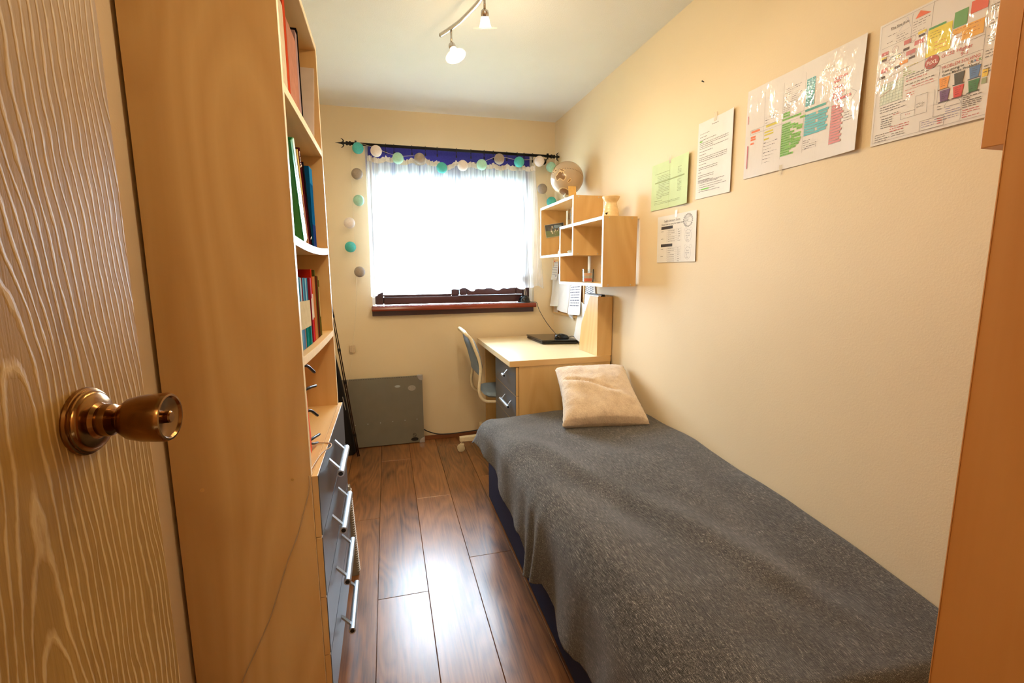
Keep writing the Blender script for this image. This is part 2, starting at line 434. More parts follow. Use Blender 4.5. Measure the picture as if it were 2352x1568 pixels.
# opening sash on the right
sx0, sx1, sz0, sz1, sf = .530, WX1-fr-.002, WZ0+fr+.002, WZ1-fr-.002, .052
mb = MB(); mb.box(sx0, sx0+sf, wy0-.018, wy1-.01, sz0, sz1).box(sx1-sf, sx1, wy0-.018, wy1-.01, sz0, sz1).box(sx0+sf, sx1-sf, wy0-.018, wy1-.01, sz0, sz0+sf).box(sx0+sf, sx1-sf, wy0-.018, wy1-.01, sz1-sf-.05, sz1)
mb.build('sash', M_pvc, win, bevel=.008)
mb = MB(); mb.box(WX0+fr, .468, wy0+.006, wy0+.02, WZ0+fr, WZ0+fr+.014)
mb.build('glazing_bead', M_pvc, win, bevel=.003)
B(WX0+fr, .468, wy0+.028, wy0+.034, WZ0+fr, WZ1-fr).build('pane', M_glass, win)
B(sx0+sf, sx1-sf, wy0+.016, wy0+.022, sz0+sf, sz1-sf-.05).build('pane', M_glass, win)
mb = MB(); mb.prism([(3.425, .992), (3.553, .992), (3.553, 1.026), (3.431, 1.026), (3.424, 1.018), (3.422, 1.005)], -.108, 1.098)
sill = struct(mb.build('trim_2', M_sill, bevel=.004))
sill['label'] = 'glossy red-brown window sill board'
struct(MB().box(-.106, 1.085, 3.462, 3.499, .956, .9915).build('trim_3', M_pvc))

# ------------------------------------------------------------------ left door
K = Vector((-.293, .54, 1.122)); da = math.radians(5.6)
dd = Vector((math.sin(da), math.cos(da), 0)); dn = Vector((math.cos(da), -math.sin(da), 0))
MD = Matrix(((dd.x, dn.x, 0, K.x), (dd.y, dn.y, 0, K.y), (0, 0, 1, 0), (0, 0, 0, 1)))   # local: x along door, y out of the face
mb = MB(); mb.m = MD; mb.box(-.665, .0985, -.036, 0, .006, 2.03)
door = struct(mb.build('door_1', M_door, bevel=.001))
door['label'] = 'open limed-oak veneer door with a brass knob'
def knob(sign):
    mb = MB(); mb.m = MD
    b = (0, 0 if sign > 0 else -.036, K.z); ax = (0, sign, 0)
    mb.lathe([(.0325, 0), (.0335, .002), (.0328, .0045), (.0312, .005), (.0312, .007), (.0298, .0075), (.0290, .0095), (.026, .0115), (.018, .013), (.0155, .016), (.0165, .020), (.0155, .025), (.010, .028)], b, ax, 40)
    rose = mb.build('rosette', M_brass, door, smooth='auto')
    mb = MB(); mb.m = MD
    mb.lathe([(.0085, .027), (.0105, .031), (.0165, .035), (.0205, .041), (.0232, .052), (.0243, .066), (.0246, .0735), (.0232, .0765), (.0212, .0768), (.0195, .0745), (.008, .0722), (.006, .0722), (.006, .0765), (.0048, .0778), (0, .0778)], b, ax, 44)
    mb.build('door_knob', M_brass, door, smooth='auto')
knob(1); knob(-1)

# ------------------------------------------------------------------ wardrobe unit on the right
w = thing('wardrobe', (1.02, .2, 0), 'tall orange-brown wood wardrobe at the foot of the bed, filling the right edge', 'wardrobe')
B(.800, XR-.001, -.11, .445, .0, 2.26).build('carcass', M_wardrobe, w, bevel=.001)
d = B(.770, .790, -.10, .4492, .03, 2.24).build('door', M_wardrobe, w, bevel=.001)
B(.7695, .7905, .4490, .4502, .03, 2.24).build('edge_strip', plain('light_edge_strip', (214, 150, 84), .5), d)
MB().tube([(.770, .02, 1.0), (.742, .02, 1.0), (.742, .02, 1.13), (.770, .02, 1.13)], .006, 8).build('handle', M_alu, d, smooth=True)
B(.800, XR-.001, .445, .494, 1.427, 2.26).build('bridge_cupboard', M_wardrobe, w, bevel=.001)

# ------------------------------------------------------------------ bookcase with drawers
bx0, bx1, by0, by1 = -.503, -.2045, 1.206, 1.906; T = .019
bc = thing('bookcase', (-.35, 1.556, 0), 'tall maple bookcase with four slate drawers below open shelves', 'bookcase')
side = B(bx0, bx1, by0, by0+T, 0, 2.05).build('side_panel', M_maple, bc, bevel=.0006)
side2 = B(bx0, bx1, by1-T, by1, 0, 2.05).build('side_panel', M_maple, bc, bevel=.0006)
B(bx1, bx1+.0012, by0, by0+T, 0, 2.05).build('edge_strip', M_edge, side)
B(bx1, bx1+.0012, by1-T, by1, 0, 2.05).build('edge_strip', M_edge, side2)
B(bx0+.001, bx0+.006, by0+T, by1-T, .07, 2.03).build('back_panel', M_maple, bc)
for (yy, zz) in ((-.444, .757), (-.247, .758)):
    MB().lathe([(.0048, 0), (.0045, .0008), (.002, .0009), (.0018, .0003), (0, .0003)], (yy, by0, zz), (0, -1, 0), 16).build('cam_screw', plain('bright_brass', (226, 188, 120), .35, .6), side, smooth='auto')
def shelf(z, sag=0.0, t=.021, name='shelf', zr=0):
    mb = MB(); n = 14
    def zof(y): s_ = (y-by0-T)/(by1-by0-2*T); return z-sag*4*s_*(1-s_)+zr*s_
    vs = []; 
    for i in range(n+1):
        y = by0+T+(by1-by0-2*T)*i/n
        for (x, dz) in ((bx0+.006, 0), (bx1-.0015, 0), (bx1-.0015, -t), (bx0+.006, -t)): vs.append((x, y, zof(y)+dz))
    fs = []
    for i in range(n):
        for k in range(4):
            a = i*4+k; b = i*4+(k+1) % 4; fs.append((a, b, b+4, a+4))
    fs += [(3, 2, 1, 0), (n*4, n*4+1, n*4+2, n*4+3)]
    mb.add(vs, fs); o = mb.build(name, M_mapleY, bc)
    mb = MB(); vs = []
    for i in range(n+1):
        y = by0+T+(by1-by0-2*T)*i/n
        for (x, dz) in ((bx1-.0015, 0), (bx1+.0005, 0), (bx1+.0005, -t), (bx1-.0015, -t)): vs.append((x, y, zof(y)+dz))
    mb.add(vs, fs); mb.build('edge_strip', M_edge, o)
    return zof
shelf(2.05, 0, .021, 'top_board')
z2 = shelf(1.690, .0, zr=.006); z3 = shelf(1.352, .010); z4 = shelf(1.060, .004, zr=-.012)
shelf(.757, 0, .019, 'middle_board')
B(bx0+.02, bx1-.012, by0+T, by1-T, 0, .072).build('plinth', M_maple, bc)
dz = [.762, .595, .4265, .2585, .089]
for i in range(4):
    zt, zb = dz[i]-.0012, dz[i+1]+.0012
    mb = MB(); mb.box(-.2025, -.1885, by0+.001, by1-.001, zb, zt)
    dr = mb.build('drawer', M_maple, bc, bevel=.0008)
    mb = MB(); mb.box(-.1885, -.1865, by0+.002, by1-.002, zb+.0035, zt-.001); mb.build('drawer_face', M_slate, dr)
    zh, ya, yb = [(.716, 1.398, 1.612), (.547, 1.380, 1.62), (.370, 1.395, 1.632), (.168, 1.44, 1.685)][i]
    hx, zb_ = -.155, zh-.036
    mb = MB()
    for y in (ya+.026, yb-.026):
        vs = [(-.1865, y-.0062, zh-.004), (-.1865, y+.0062, zh-.004), (-.1865, y+.0062, zh+.004), (-.1865, y-.0062, zh+.004), (hx, y-.0062, zb_-.004), (hx, y+.0062, zb_-.004), (hx, y+.0062, zb_+.004), (hx, y-.0062, zb_+.004)]
        mb.add(vs, [(0, 1, 2, 3), (4, 7, 6, 5), (0, 4, 5, 1), (1, 5, 6, 2), (2, 6, 7, 3), (3, 7, 4, 0)])
    mb.tube([(hx, ya, zb_), (hx, yb, zb_)], .0105, 24)
    mb.build('handle', M_alu, dr, smooth='auto')
    MB().tube([(hx, ya-.0006, zb_), (hx, ya+.002, zb_)], .0066, 18).build('handle_end', M_black, dr)

# cable hanging over the side
pts = arc([(-.30, 1.50, .7585), (-.249, 1.471, .7585), (-.210, 1.455, .760), (-.182, 1.43, .764), (-.178, 1.400, .764), (-.195, 1.36, .7645), (-.206, 1.28, .7645), (-.2085, 1.215, .765), (-.207, 1.2025, .755), (-.212, 1.2025, .72), (-.225, 1.2025, .675), (-.245, 1.2025, .61), (-.272, 1.2025, .546), (-.30, 1.2025, .465), (-.323, 1.2025, .40), (-.36, 1.2025, .32), (-.401, 1.2025, .233), (-.43, 1.2025, .12), (-.44, 1.20, .004), (-.46, 1.12, .003)])
tag(MB().tube(pts, .0016, 6).build('cable', plain('beige_cable', (196, 168, 128), .5), smooth=True), 'thin beige cable draped over the drawer top and down the bookcase side', 'cable')

# ------------------------------------------------------------------ books
def book(y0, y1, z, h, depth, cover, label, group, tilt=0.0, xf=-.226, bands=(), name='book', pages=(236, 226, 200), spine_r=.0, rough=.4):
    """upright book, spine to +X; tilt leans its top away along +Y (radians, positive leans towards near side)"""
    t = y1-y0; zb = z
    cover = tuple(int(q_*.82) for q_ in cover); bands = [(a_, b_, tuple(int(q_*.85) for q_ in c_)) for a_, b_, c_ in bands]
    o = thing(name, (xf-depth/2, (y0+y1)/2, zb), label, 'book', group)
    piv = Vector((0, y0 if tilt > 0 else y1, zb))
    MT = Matrix.Translation(piv) @ Matrix.Rotation(-tilt, 4, 'X').inverted() @ Matrix.Translation(-piv) if tilt else None
    c = min(.0022, t*.2)
    mb = MB(); mb.m = MT
    mb.box(xf-depth, xf, y0, y0+c, zb, zb+h).box(xf-depth, xf, y1-c, y1, zb, zb+h).box(xf-c, xf, y0+c, y1-c, zb, zb+h)
    mb.build('cover', plain('cover', cover, .9, 0, 40, .08, spec=.0), o)
    mb = MB(); mb.m = MT; mb.box(xf-depth+.003, xf-c, y0+c, y1-c, zb+.003, zb+h-.003); mb.build('pages', plain('pages', pages, .9, 0, 400, .08, spec=.1), o)
    for (a, b, cc) in bands:
        mb = MB(); mb.m = MT; mb.box(xf, xf+.0005, y0+.0003, y1-.0003, zb+h*a, zb+h*b); mb.build('spine_band', plain('band', cc, .9, 0, 60, .05, spec=.0), o)
    return o
g4 = 'workbooks standing on the lower open shelf'
book(1.262, 1.305, z4(1.28)+.001, .203, .15, (210, 205, 190), 'pale spined book nearest the side panel on the lower book shelf', g4)
book(1.307, 1.341, z4(1.32)+.001, .205, .15, (18, 22, 34), 'near-black book with a green foot at the near end of the lower shelf', g4, bands=((0, .38, (58, 92, 60)),))
cs = [((150, 190, 210), (60, 150, 160)), ((60, 130, 160), (120, 170, 200)), ((200, 220, 230), (90, 140, 190)), ((120, 36, 44), (150, 130, 120)), ((90, 170, 200), (20, 110, 110)), ((60, 110, 150), (40, 140, 140)), ((150, 200, 215), (30, 120, 105)), ((70, 130, 160), (24, 100, 96)), ((112, 30, 40), (60, 150, 150))]
desc = ['pale blue and teal', 'steel blue', 'silver-white and blue', 'maroon topped', 'sky blue and dark teal', 'denim blue and teal', 'light cyan and green-footed', 'mid blue and deep teal', 'dark red topped with teal foot']
y = 1.342
for i, (a, b) in enumerate(cs):
    t = .0205 if i != 3 else .018
    book(y, y+t, z4(y)+.001, .196+.001*(i % 2), .148, a, desc[i]+' workbook with a cream band, %s of the set' % (['first', 'second', 'third', 'fourth', 'fifth', 'sixth', 'seventh', 'eighth', 'last'][i]), g4, bands=((.28, .67, (236, 216, 176)), (0, .28, b)))
    y += t+.0006
book(y, y+.030, z4(y)+.001, .197, .148, (124, 28, 34), 'dark red workbook beside the banded series', g4); y += .0305
book(y, y+.020, z4(y)+.001, .198, .148, (214, 110, 140), 'pink spined workbook with a white band on the lower shelf', g4, bands=((.35, .68, (240, 222, 206)), (0, .35, (206, 50, 70)))); y += .0206
book(y, y+.022, z4(y)+.001, .224, .15, (206, 48, 26), 'tall scarlet book with a cream band rising above its neighbours', g4, bands=((.33, .66, (238, 216, 190)),)); y += .0226
book(y, y+.055, z4(y)+.001, .202, .15, (204, 120, 66), 'worn orange-brown book with a torn spine edge', g4, bands=()); y += .056
book(y, y+.014, z4(y)+.001, .224, .15, (92, 88, 36), 'tall thin dark olive book rising above the maroon hardback', g4); y += .015
book(y, y+.038, z4(y)+.001, .205, .15, (92, 32, 22), 'old maroon hardback on the lower shelf', g4); y += .039
book(y, y+.024, z4(y)+.001, .203, .15, (98, 84, 30), 'old olive-green hardback at the far end of the lower shelf', g4); y += .025
book(y, y+.016, z4(y)+.001, .190, .15, (216, 176, 108), 'thin tan booklet last in the lower row', g4, bands=((.88, 1.0, (98, 84, 30)), (0, .34, (104, 88, 34))))
g3 = 'folders and books on the middle open shelf'
book(1.225, 1.262, z3(1.25)+.0005, .27, .20, (236, 222, 180), 'cream bound folder against the side panel on the middle shelf', g3, tilt=.0)
fz = z3(1.57)
def binder(y0, y1, zb, h, depth, tilt, xf=-.226):
    o = thing('ring_binder', (xf-depth/2, y1, zb), 'green ring binder leaning on the middle shelf, white inside edge showing', 'binder', None)
    piv = Vector((0, y0, zb)); MT = Matrix.Translation(piv) @ Matrix.Rotation(tilt, 4, 'X') @ Matrix.Translation(-piv)
    g = plain('green_vinyl', (36, 142, 82), .35)
    for nm, a in (('spine', (xf-.003, xf, y0, y1, zb, zb+h)), ('cover', (xf-depth, xf-.003, y0, y0+.003, zb, zb+h))):
        mb = MB(); mb.m = MT; mb.box(*a); mb.build(nm, g, o, bevel=.001)
    mb = MB(); mb.m = MT; mb.box(xf-depth, xf-.003, y1-.003, y1, zb, zb+h); mb.build('cover', g, o, bevel=.001)
    mb = MB(); mb.m = MT; mb.box(xf, xf+.0008, y1-.028, y1-.001, zb+.002, zb+h-.002); mb.build('spine_label', plain('mint_spine', (206, 236, 220), .4), o)
    for q in (.28, .66):
        mb = MB(); mb.m = MT; mb.lathe([(.003, 0), (.003, .0006), (0, .0006)], (xf+.0008, y1-.014, zb+h*q), (1, 0, 0), 12); mb.build('rivet', M_gap, o)
    mb = MB(); mb.m = MT; mb.box(xf-depth+.01, xf-.012, y0+.006, y1-.006, zb+.006, zb+h-.02); mb.build('paper_stack', plain('pages', (236, 230, 210), .9, 0, 400, .06), o)
binder(1.512, 1.566, fz+.002, .285, .22, .40)
book(1.574, 1.598, fz+.001, .275, .20, (232, 196, 120), 'tan folder leaning behind the green binder', g3, tilt=.34, bands=((0, .55, (178, 120, 96)),))
o = book(1.604, 1.638, fz+.001, .285, .20, (74, 18, 22), 'dark maroon revision book with light lettering leaning on the middle shelf', g3, tilt=.33, bands=((.82, .835, (226, 200, 160)),))
piv = Vector((0, 1.604, fz+.001)); MT3 = Matrix.Translation(piv) @ Matrix.Rotation(.33, 4, 'X') @ Matrix.Translation(-piv)
def spine_text(body, size, y, z, c, MTx, parent, xf=-.2254):
    cu = bpy.data.curves.new('t', 'FONT'); cu.body = body; cu.size = size; cu.resolution_u = 3; to = bpy.data.objects.new('t', cu); COL.objects.link(to)
    me = bpy.data.meshes.new_from_object(to.evaluated_get(bpy.context.evaluated_depsgraph_get()))
    mb = MB(); mb.m = MTx; mb.add([(xf, y+v.co.y, z-v.co.x) for v in me.vertices], [tuple(p.vertices) for p in me.polygons])
    bpy.data.objects.remove(to); bpy.data.curves.remove(cu); bpy.data.meshes.remove(me)
    return mb.build('lettering', plain('pale_ink', c, .6), parent)
spine_text('CGP', .022, 1.612, fz+.001+.278, (236, 214, 180), MT3, o)
book(1.644, 1.672, fz+.001, .255, .18, (24, 16, 18), 'black spined book with a white stripe leaning before the blue book', g3, tilt=.30, bands=((.10, .12, (236, 230, 220)),))
book(1.700, 1.765, fz+.001, .262, .19, (22, 96, 150), 'blue covered book standing upright on the middle shelf', g3, tilt=.0, bands=((0, .3, (40, 60, 120)), (.8, 1, (50, 130, 180))))

g2 = 'folders on the top open shelf'
def clear_mat(name, c, a):
    m = NT(name); m.set(Roughness=.25); f = m.noise(m.coord(), 14, 2)
    cc = s2l(c); m.l(m.ramp(f, [(.3, tuple(x*.9 for x in cc)+(1,)), (.7, cc+(1,))]), m.b.inputs['Base Color']); m.b.inputs['Alpha'].default_value = a
    return m.m
z20 = z2(1.5)
book(1.228, 1.300, z20+.001, .315, .23, (232, 196, 172), 'pale peach document folder nearest on the top shelf', g2)
book(1.302, 1.360, z20+.001, .300, .23, (240, 212, 186), 'second pale peach folder with a cream edge on the top shelf', g2)
book(1.362, 1.420, z20+.001, .245, .23, (244, 222, 190), 'cream cardboard folder in front of the red-topped file', g2)
book(1.422, 1.455, z20+.001, .285, .22, (222, 84, 48), 'narrow orange-red folder on the top shelf', g2)
book(1.459, 1.600, z20+.001, .238, .23, (214, 150, 124), 'wide salmon pink box file on the top shelf', g2, tilt=.0)
book(1.480, 1.560, z20+.001, .282, .012, (220, 74, 40), 'bright orange-red folder standing behind the salmon box file', g2, xf=-.47)
book(1.602, 1.632, z20+.001, .270, .23, (196, 160, 158), 'mauve translucent folder between the salmon and black ones', g2)
book(1.634, 1.658, z20+.001, .290, .23, (28, 24, 24), 'tall black folder in the middle of the top shelf', g2)
# spiral notebook
nb = thing('spiral_notebook', (-.30, 1.69, z20), 'patterned notebook with white wire spiral on the top shelf', 'notebook')
mb = MB(); mb.box(-.40, -.236, 1.662, 1.676, z20+.001, z20+.235); mb.build('cover', plain('patterned_cover', (196, 150, 96), .5, 0, 60, .6), nb)
mb = MB()
for k in range(22):
    zc = z20+.014+k*.010; mb.tube([(-.236+.007*math.cos(a), 1.669+.009*math.sin(a), zc) for a in [2*math.pi*q/8 for q in range(8)]], .0013, 5, closed=True)
o = mb.build('wire_spiral', M_whitep, nb)
book(1.690, 1.700, z20+.001, .155, .20, (110, 84, 170), 'slim violet folder near the far end of the top shelf', g2, xf=-.232)
fo = thing('plastic_wallet', (-.30, 1.78, z20), 'translucent whitish plastic wallet of papers leaning on the far upright', 'folder')
mb = MB(); piv = Vector((0, 1.744, z20+.004)); MT = Matrix.Translation(piv) @ Matrix.Rotation(-.42, 4, 'X') @ Matrix.Translation(-piv)
mb.m = MT; mb.box(-.43, -.208, 1.735, 1.738, z20+.004, z20+.285); mb.build('sleeve', plain('milky_plastic', (222, 206, 190), .3, 0, 20, .04), fo)
mb = MB(); mb.m = MT; mb.box(-.43, -.214, 1.7385, 1.744, z20+.006, z20+.272); mb.build('papers', M_whitep, fo)
# orange bag on the drawer top
bag = thing('orange_bag', (-.33, 1.31, .757), 'orange fabric bag with black straps on the drawer unit top', 'bag')
mb = MB()
def bagf(u, v):
    a = 2*math.pi*u; z = .7585+.255*v
    rx, ry = .100*(1-.12*v**3), .062*(1-.45*v**4)
    return (-.328+rx*math.copysign(abs(math.cos(a))**.7, math.cos(a)), 1.385+ry*math.copysign(abs(math.sin(a))**.7, math.sin(a))+.006*math.sin(9*v+3*a), z)
mb.grid(bagf, 32, 14); mb.build('body', plain('orange_fabric', (226, 88, 30), .85, 0, 200, .15, .3), bag, smooth=True)
mb = MB()
for (a, b, c) in ((1.000, .03, 1), (.935, .035, -1), (.87, .03, 1), (.785, .04, -1)):
    mb.tube(arc([(-.245, 1.385, a), (-.228, 1.405, a+.006), (-.214, 1.415+b, a-.012*c-.01)]), .0042, 6)
mb.build('strap', M_black, bag, smooth=True)
mb = MB(); mb.tube(arc([(-.240, 1.39, .785), (-.225, 1.41, .775), (-.220, 1.45, .764)]), .0035, 6); mb.build('strap', M_black, bag, smooth=True)

# sketch pad standing behind the drawers
sp = thing('sketch_pad', (-.25, 1.935, 0), 'large wire-bound sketch pad standing on the floor behind the drawers', 'sketch pad')
MT = Matrix.Translation((-.163, 1.93, 0)) @ Matrix.Rotation(math.radians(-2.6), 4, 'Y')
mb = MB(); mb.m = MT; mb.box(-.22, -.006, .004, .02, .001, .395); mb.build('pages', plain('pages', (232, 226, 212), .9, 0, 300, .06), sp)
mb = MB(); mb.m = MT; mb.box(-.22, -.002, .0, .004, .001, .398).box(-.22, -.002, .02, .023, .001, .398); mb.build('cover', plain('grey_board', (150, 142, 128), .7), sp)
mb = MB(); mb.m = MT
for k in range(36):
    zc = .02+k*.0103; mb.tube([(-.004+.006*math.cos(a), .011+.0135*math.sin(a), zc) for a in [2*math.pi*q/8 for q in range(8)]], .0014, 5, closed=True)
mb.build('wire_spiral', M_whitep, sp)

# ------------------------------------------------------------------ things between bookcase and back wall
bg_ = thing('rod_bag', (-.34, 3.1, 0), 'black padded rod bag leaning in the gap beyond the bookcase', 'bag')
mb = MB()
P0 = [(-.283, 3.33, .01), (-.292, 3.26, .2), (-.303, 3.18, .42), (-.318, 3.08, .66), (-.345, 2.98, .90), (-.37, 2.9, 1.10)]
mb.tube(arc([(p[0]-.022, p[1]+.035, p[2]) for p in P0]), [.046-.0009*i for i in range(41)], 14)
mb.build('body', plain('black_nylon', (12, 11, 12), .8, 0, 200, .3, .2), bg_, smooth=True)
mb = MB(); mb.tube([(-.296, 3.178, .37), (-.306, 3.135, .47)], .003, 6); mb.build('zip_pull', M_alu, bg_)
for i, (xo, lab) in enumerate(((0.0, 'thin brown-black fishing rod leaning nearest the window wall'), (-.010, 'thin black fishing rod leaning just left of the brown one'))):
    r_ = thing('fishing_rod', (-.27+xo, 3.3, 0), lab, 'fishing rod', 'fishing rods beyond the bookcase')
    a, b = Vector((-.236+xo, 3.285, .004)), Vector((-.388+xo, 3.06, 1.60))
    MB().tube([a.lerp(b, k/8) for k in range(9)], [.0045-.0003*k for k in range(9)], 8).build('blank', plain('rod_varnish', (46, 24, 16), .25), r_, smooth=True)
    mb = MB()
    for q in (.1, .34, .48, .62, .74, .84): mb.tube([a.lerp(b, q-.006), a.lerp(b, q+.006)], 0.0062-.002*q, 8)
    mb.build('ferrule', M_black, r_, smooth='auto')

pn = thing('metal_panel', (-.06, 3.46, 0), 'flat dark grey metal panel standing against the back wall, corner brackets at right', 'panel')
M_panel = plain('grey_metal_paint', (122, 117, 104), .5, .0, 12, .05)
B(-.385, .222, 3.440, 3.462, .006, .512).build('board', M_panel, pn, bevel=.002)
mb = MB()
x = -.375
while x < .19: mb.box(x, x+.010, 3.4395, 3.4402, .5075, .5095); x += .0165
mb.build('slot_row', M_gap, pn)
def bracket(z0, sgn):
    mb = MB(); pts = [(.226, z0), (.226, z0-sgn*.040)] + [(.226-.008-.030*math.sin(t), z0-sgn*(.008+.030*math.cos(t))) for t in [0.1, .4, .8, 1.2, 1.5]] + [(.186, z0)]
    mb.prism(pts if sgn > 0 else pts[::-1], 3.435, 3.464, 'Y'); return mb.build('corner_bracket', M_alu, pn, bevel=.001)
bracket(.516, 1); bracket(.002, -1)
def ell(cx, cz, rx, rz, nm, m, t=.002, y=3.440):
    MB().prism([(cx+rx*math.cos(a), cz+rz*math.sin(a)) for a in [2*math.pi*k/28 for k in range(28)]], y-t, y, 'Y').build(nm, m, pn)
ell(.044, .443, .020, .009, 'oval_sticker', plain('silver_sticker', (170, 180, 184), .35)); ell(.145, .424, .028, .020, 'oval_label', plain('grey_sticker', (168, 160, 150), .4))
ell(.153, .033, .027, .0135, 'oval_badge', M_black)
mb = MB(); mb.tube([(.152+.0125*math.cos(a), 3.4395, .064+.0125*math.sin(a)) for a in [2*math.pi*k/20 for k in range(20)]], .0012, 5, closed=True)
mb.tube([(.144, 3.4395, .073), (.160, 3.4395, .055)], .0012, 5); mb.build('prohibition_mark', M_black, pn)
mb = MB()
for k in range(3): mb.lathe([(.0015, 0), (.0015, .0004), (0, .0004)], (.145+(-.014, 0, .014)[k], 3.4379, .424+(.0, .009, .0)[k]), (0, -1, 0), 8)
mb.build('label_hole', M_gap, pn)
mb = MB()
for k in range(6): mb.lathe([(.0035, 0), (.003, .001), (.0012, .0012), (0, .0012)], (-.262+k*.0872, 3.440, .176+k*.0018), (0, -1, 0), 10)
mb.build('rivet', M_alu, pn, smooth='auto')
tag(MB().tube(arc([(.222, 3.475, .09), (.26, 3.472, .068), (.33, 3.468, .045), (.42, 3.465, .040), (.55, 3.462, .045), (.68, 3.46, .05), (.80, 3.47, .02)]), .0042, 8).build('cable', M_black, smooth=True), 'black cable trailing right from the grey panel along the skirting', 'cable')

# ------------------------------------------------------------------ desk
dk = thing('desk', (.96, 2.98, 0), 'maple desk with slate drawers under the wall shelf', 'desk')
dx0, dx1, dy0, dy1, dz1 = .640, 1.252, 2.484, 3.462, .77
B(dx0, dx1, dy0, dy1, dz1-.033, dz1).build('desktop', M_desk, dk, bevel=.0015)
B(dx0+.0, dx1, dy0-.0012, dy0, dz1-.033, dz1).build('edge_strip', M_mapleX, dk)
B(dx0+.055, dx1, dy0+.004, dy0+.022, 0, dz1-.033).build('side_panel', M_maple, dk, bevel=.0006)
B(dx0+.055, dx1, dy1-.03, dy1-.012, 0, dz1-.033).build('side_panel', M_maple, dk, bevel=.0006)
B(dx0+.055, dx1, 2.985, 3.003, .0, dz1-.033).build('divider', M_maple, dk, bevel=.0006)
B(dx0+.08, dx0+.098, 3.003, dy1-.03, dz1-.10, dz1-.033).build('apron', M_maple, dk)
B(dx1-.018, dx1, 3.003, dy1-.03, .15, dz1-.033).build('back_panel', M_maple, dk)
zt = dz1-.037
for i in range(4):
    zb = zt-.166
    dr = B(dx0+.037, dx0+.052, dy0+.004, 2.998, zb+.0015, zt-.0015).build('drawer', M_maple, dk, bevel=.0008)
    B(dx0+.035, dx0+.037, dy0+.005, 2.997, zb+.0025, zt-.0025).build('drawer_face', M_slate, dr)
    zh = zt-.052; hx, zb_ = dx0+.010, zh-.030; ya, yb = ((2.656, 2.70) if i == 0 else (2.565, 2.765))
    mb = MB()
    for y in ((2.682,) if i == 0 else (ya+.026, yb-.026)):
        vs = [(dx0+.0355, y-.006, zh-.004), (dx0+.0355, y+.006, zh-.004), (dx0+.0355, y+.006, zh+.004), (dx0+.0355, y-.006, zh+.004), (hx, y-.006, zb_-.004), (hx, y+.006, zb_-.004), (hx, y+.006, zb_+.004), (hx, y-.006, zb_+.004)]
        mb.add(vs, [(0, 1, 2, 3), (4, 7, 6, 5), (0, 4, 5, 1), (1, 5, 6, 2), (2, 6, 7, 3), (3, 7, 4, 0)])
    mb.tube([(hx, ya, zb_), (hx, yb, zb_)], .010, 18); mb.build('handle', M_alu, dr, smooth='auto')
    MB().tube([(hx, ya-.0006, zb_), (hx, ya+.002, zb_)], .006, 14).build('handle_end', M_black, dr)
    zt = zb
# magazine file
mf = thing('magazine_file', (1.215, 2.62, .77), 'tan wooden magazine file at the near wall end of the desk', 'magazine file')
poly = [(2.492, .7705), (2.492, 1.115), (2.603, 1.115), (2.722, .945), (2.755, .80), (2.755, .7705)]
MB().prism(poly, 1.168, 1.173).build('side_board', M_maple, mf, bevel=.0006); MB().prism(poly, 1.256, 1.261).build('side_board', M_maple, mf, bevel=.0006)
B(1.173, 1.256, 2.492, 2.498, .7705, 1.115).build('back_board', M_maple, mf); B(1.173, 1.256, 2.498, 2.755, .7705, .776).build('base_board', M_maple, mf)
B(1.173, 1.256, 2.749, 2.755, .776, .80).build('front_board', M_maple, mf)
for i, (a, b, h, c, lb) in enumerate(((1.176, 1.192, .345, (236, 232, 224), 'white papers sticking up from the magazine file'), (1.195, 1.215, .350, (40, 42, 46), 'dark magazine in the desk file'), (1.218, 1.250, .347, (222, 214, 200), 'pale catalogue in the desk file'))):
    o = B(a, b, 2.502, 2.70, .777, .777+h).build('magazine', plain('magazine', c, .5, 0, 80, .2)); tag(o, lb, 'magazine', 'magazines in the desk file')
# laptop, mouse
lp = thing('laptop', (1.11, 3.15, .77), 'closed black laptop lying on the desk by the window', 'laptop')
A = Vector((1.0, 3.0, 0)); ex = Vector((.245, -.045, 0)); ey = Vector((-.012, .33, 0))
ML = Matrix(((ex.x/.25, ey.x/.33, 0, A.x), (ex.y/.25, ey.y/.33, 0, A.y), (0, 0, 1, .7705), (0, 0, 0, 1)))
mb = MB(); mb.m = ML; mb.box(.004, .246, .004, .326, .001, .016); mb.build('base', plain('laptop_base', (26, 26, 28), .4), lp, bevel=.004)
mb = MB(); mb.m = ML; mb.box(.0, .25, .0, .33, .018, .029); mb.build('lid', plain('gloss_black_lid', (22, 20, 19), .18), lp, bevel=.004)
mb = MB(); mb.m = ML; mb.box(.248, .262, .03, .30, .003, .022); mb.build('hinge', M_black, lp, bevel=.003)
ms = thing('mouse', (1.17, 3.08, .80), 'black computer mouse resting on the closed laptop', 'mouse')
mb = MB()
def msf(u, v):
    a = 2*math.pi*u; r = math.sin(math.pi/2*v)
    return (1.165+.052*r*math.cos(a), 3.06+.030*r*math.sin(a), .7995+.002+.030*math.cos(math.pi/2*v)**.8*(1-.18*math.cos(a)*r))
mb.grid(msf, 28, 10); mb.build('shell', plain('gloss_black', (10, 12, 14), .12), ms, smooth=True)
mb = MB(); mb.lathe([(.0005, 0), (1, 0), (1, .004), (.0005, .004)], (0, 0, 0), n=28)
mb.v = [(1.165+.053*p[0], 3.06+.031*p[1], .7998+p[2]) for p in mb.v]; mb.build('base', M_black, ms)
MB().tube(arc([(1.215, 3.055, .806), (1.235, 3.05, .812), (1.252, 3.04, .806), (1.250, 2.98, .782), (1.24, 2.93, .775), (1.23, 2.86, .7735)]), .0022, 6).build('cord', M_black, ms, smooth=True)
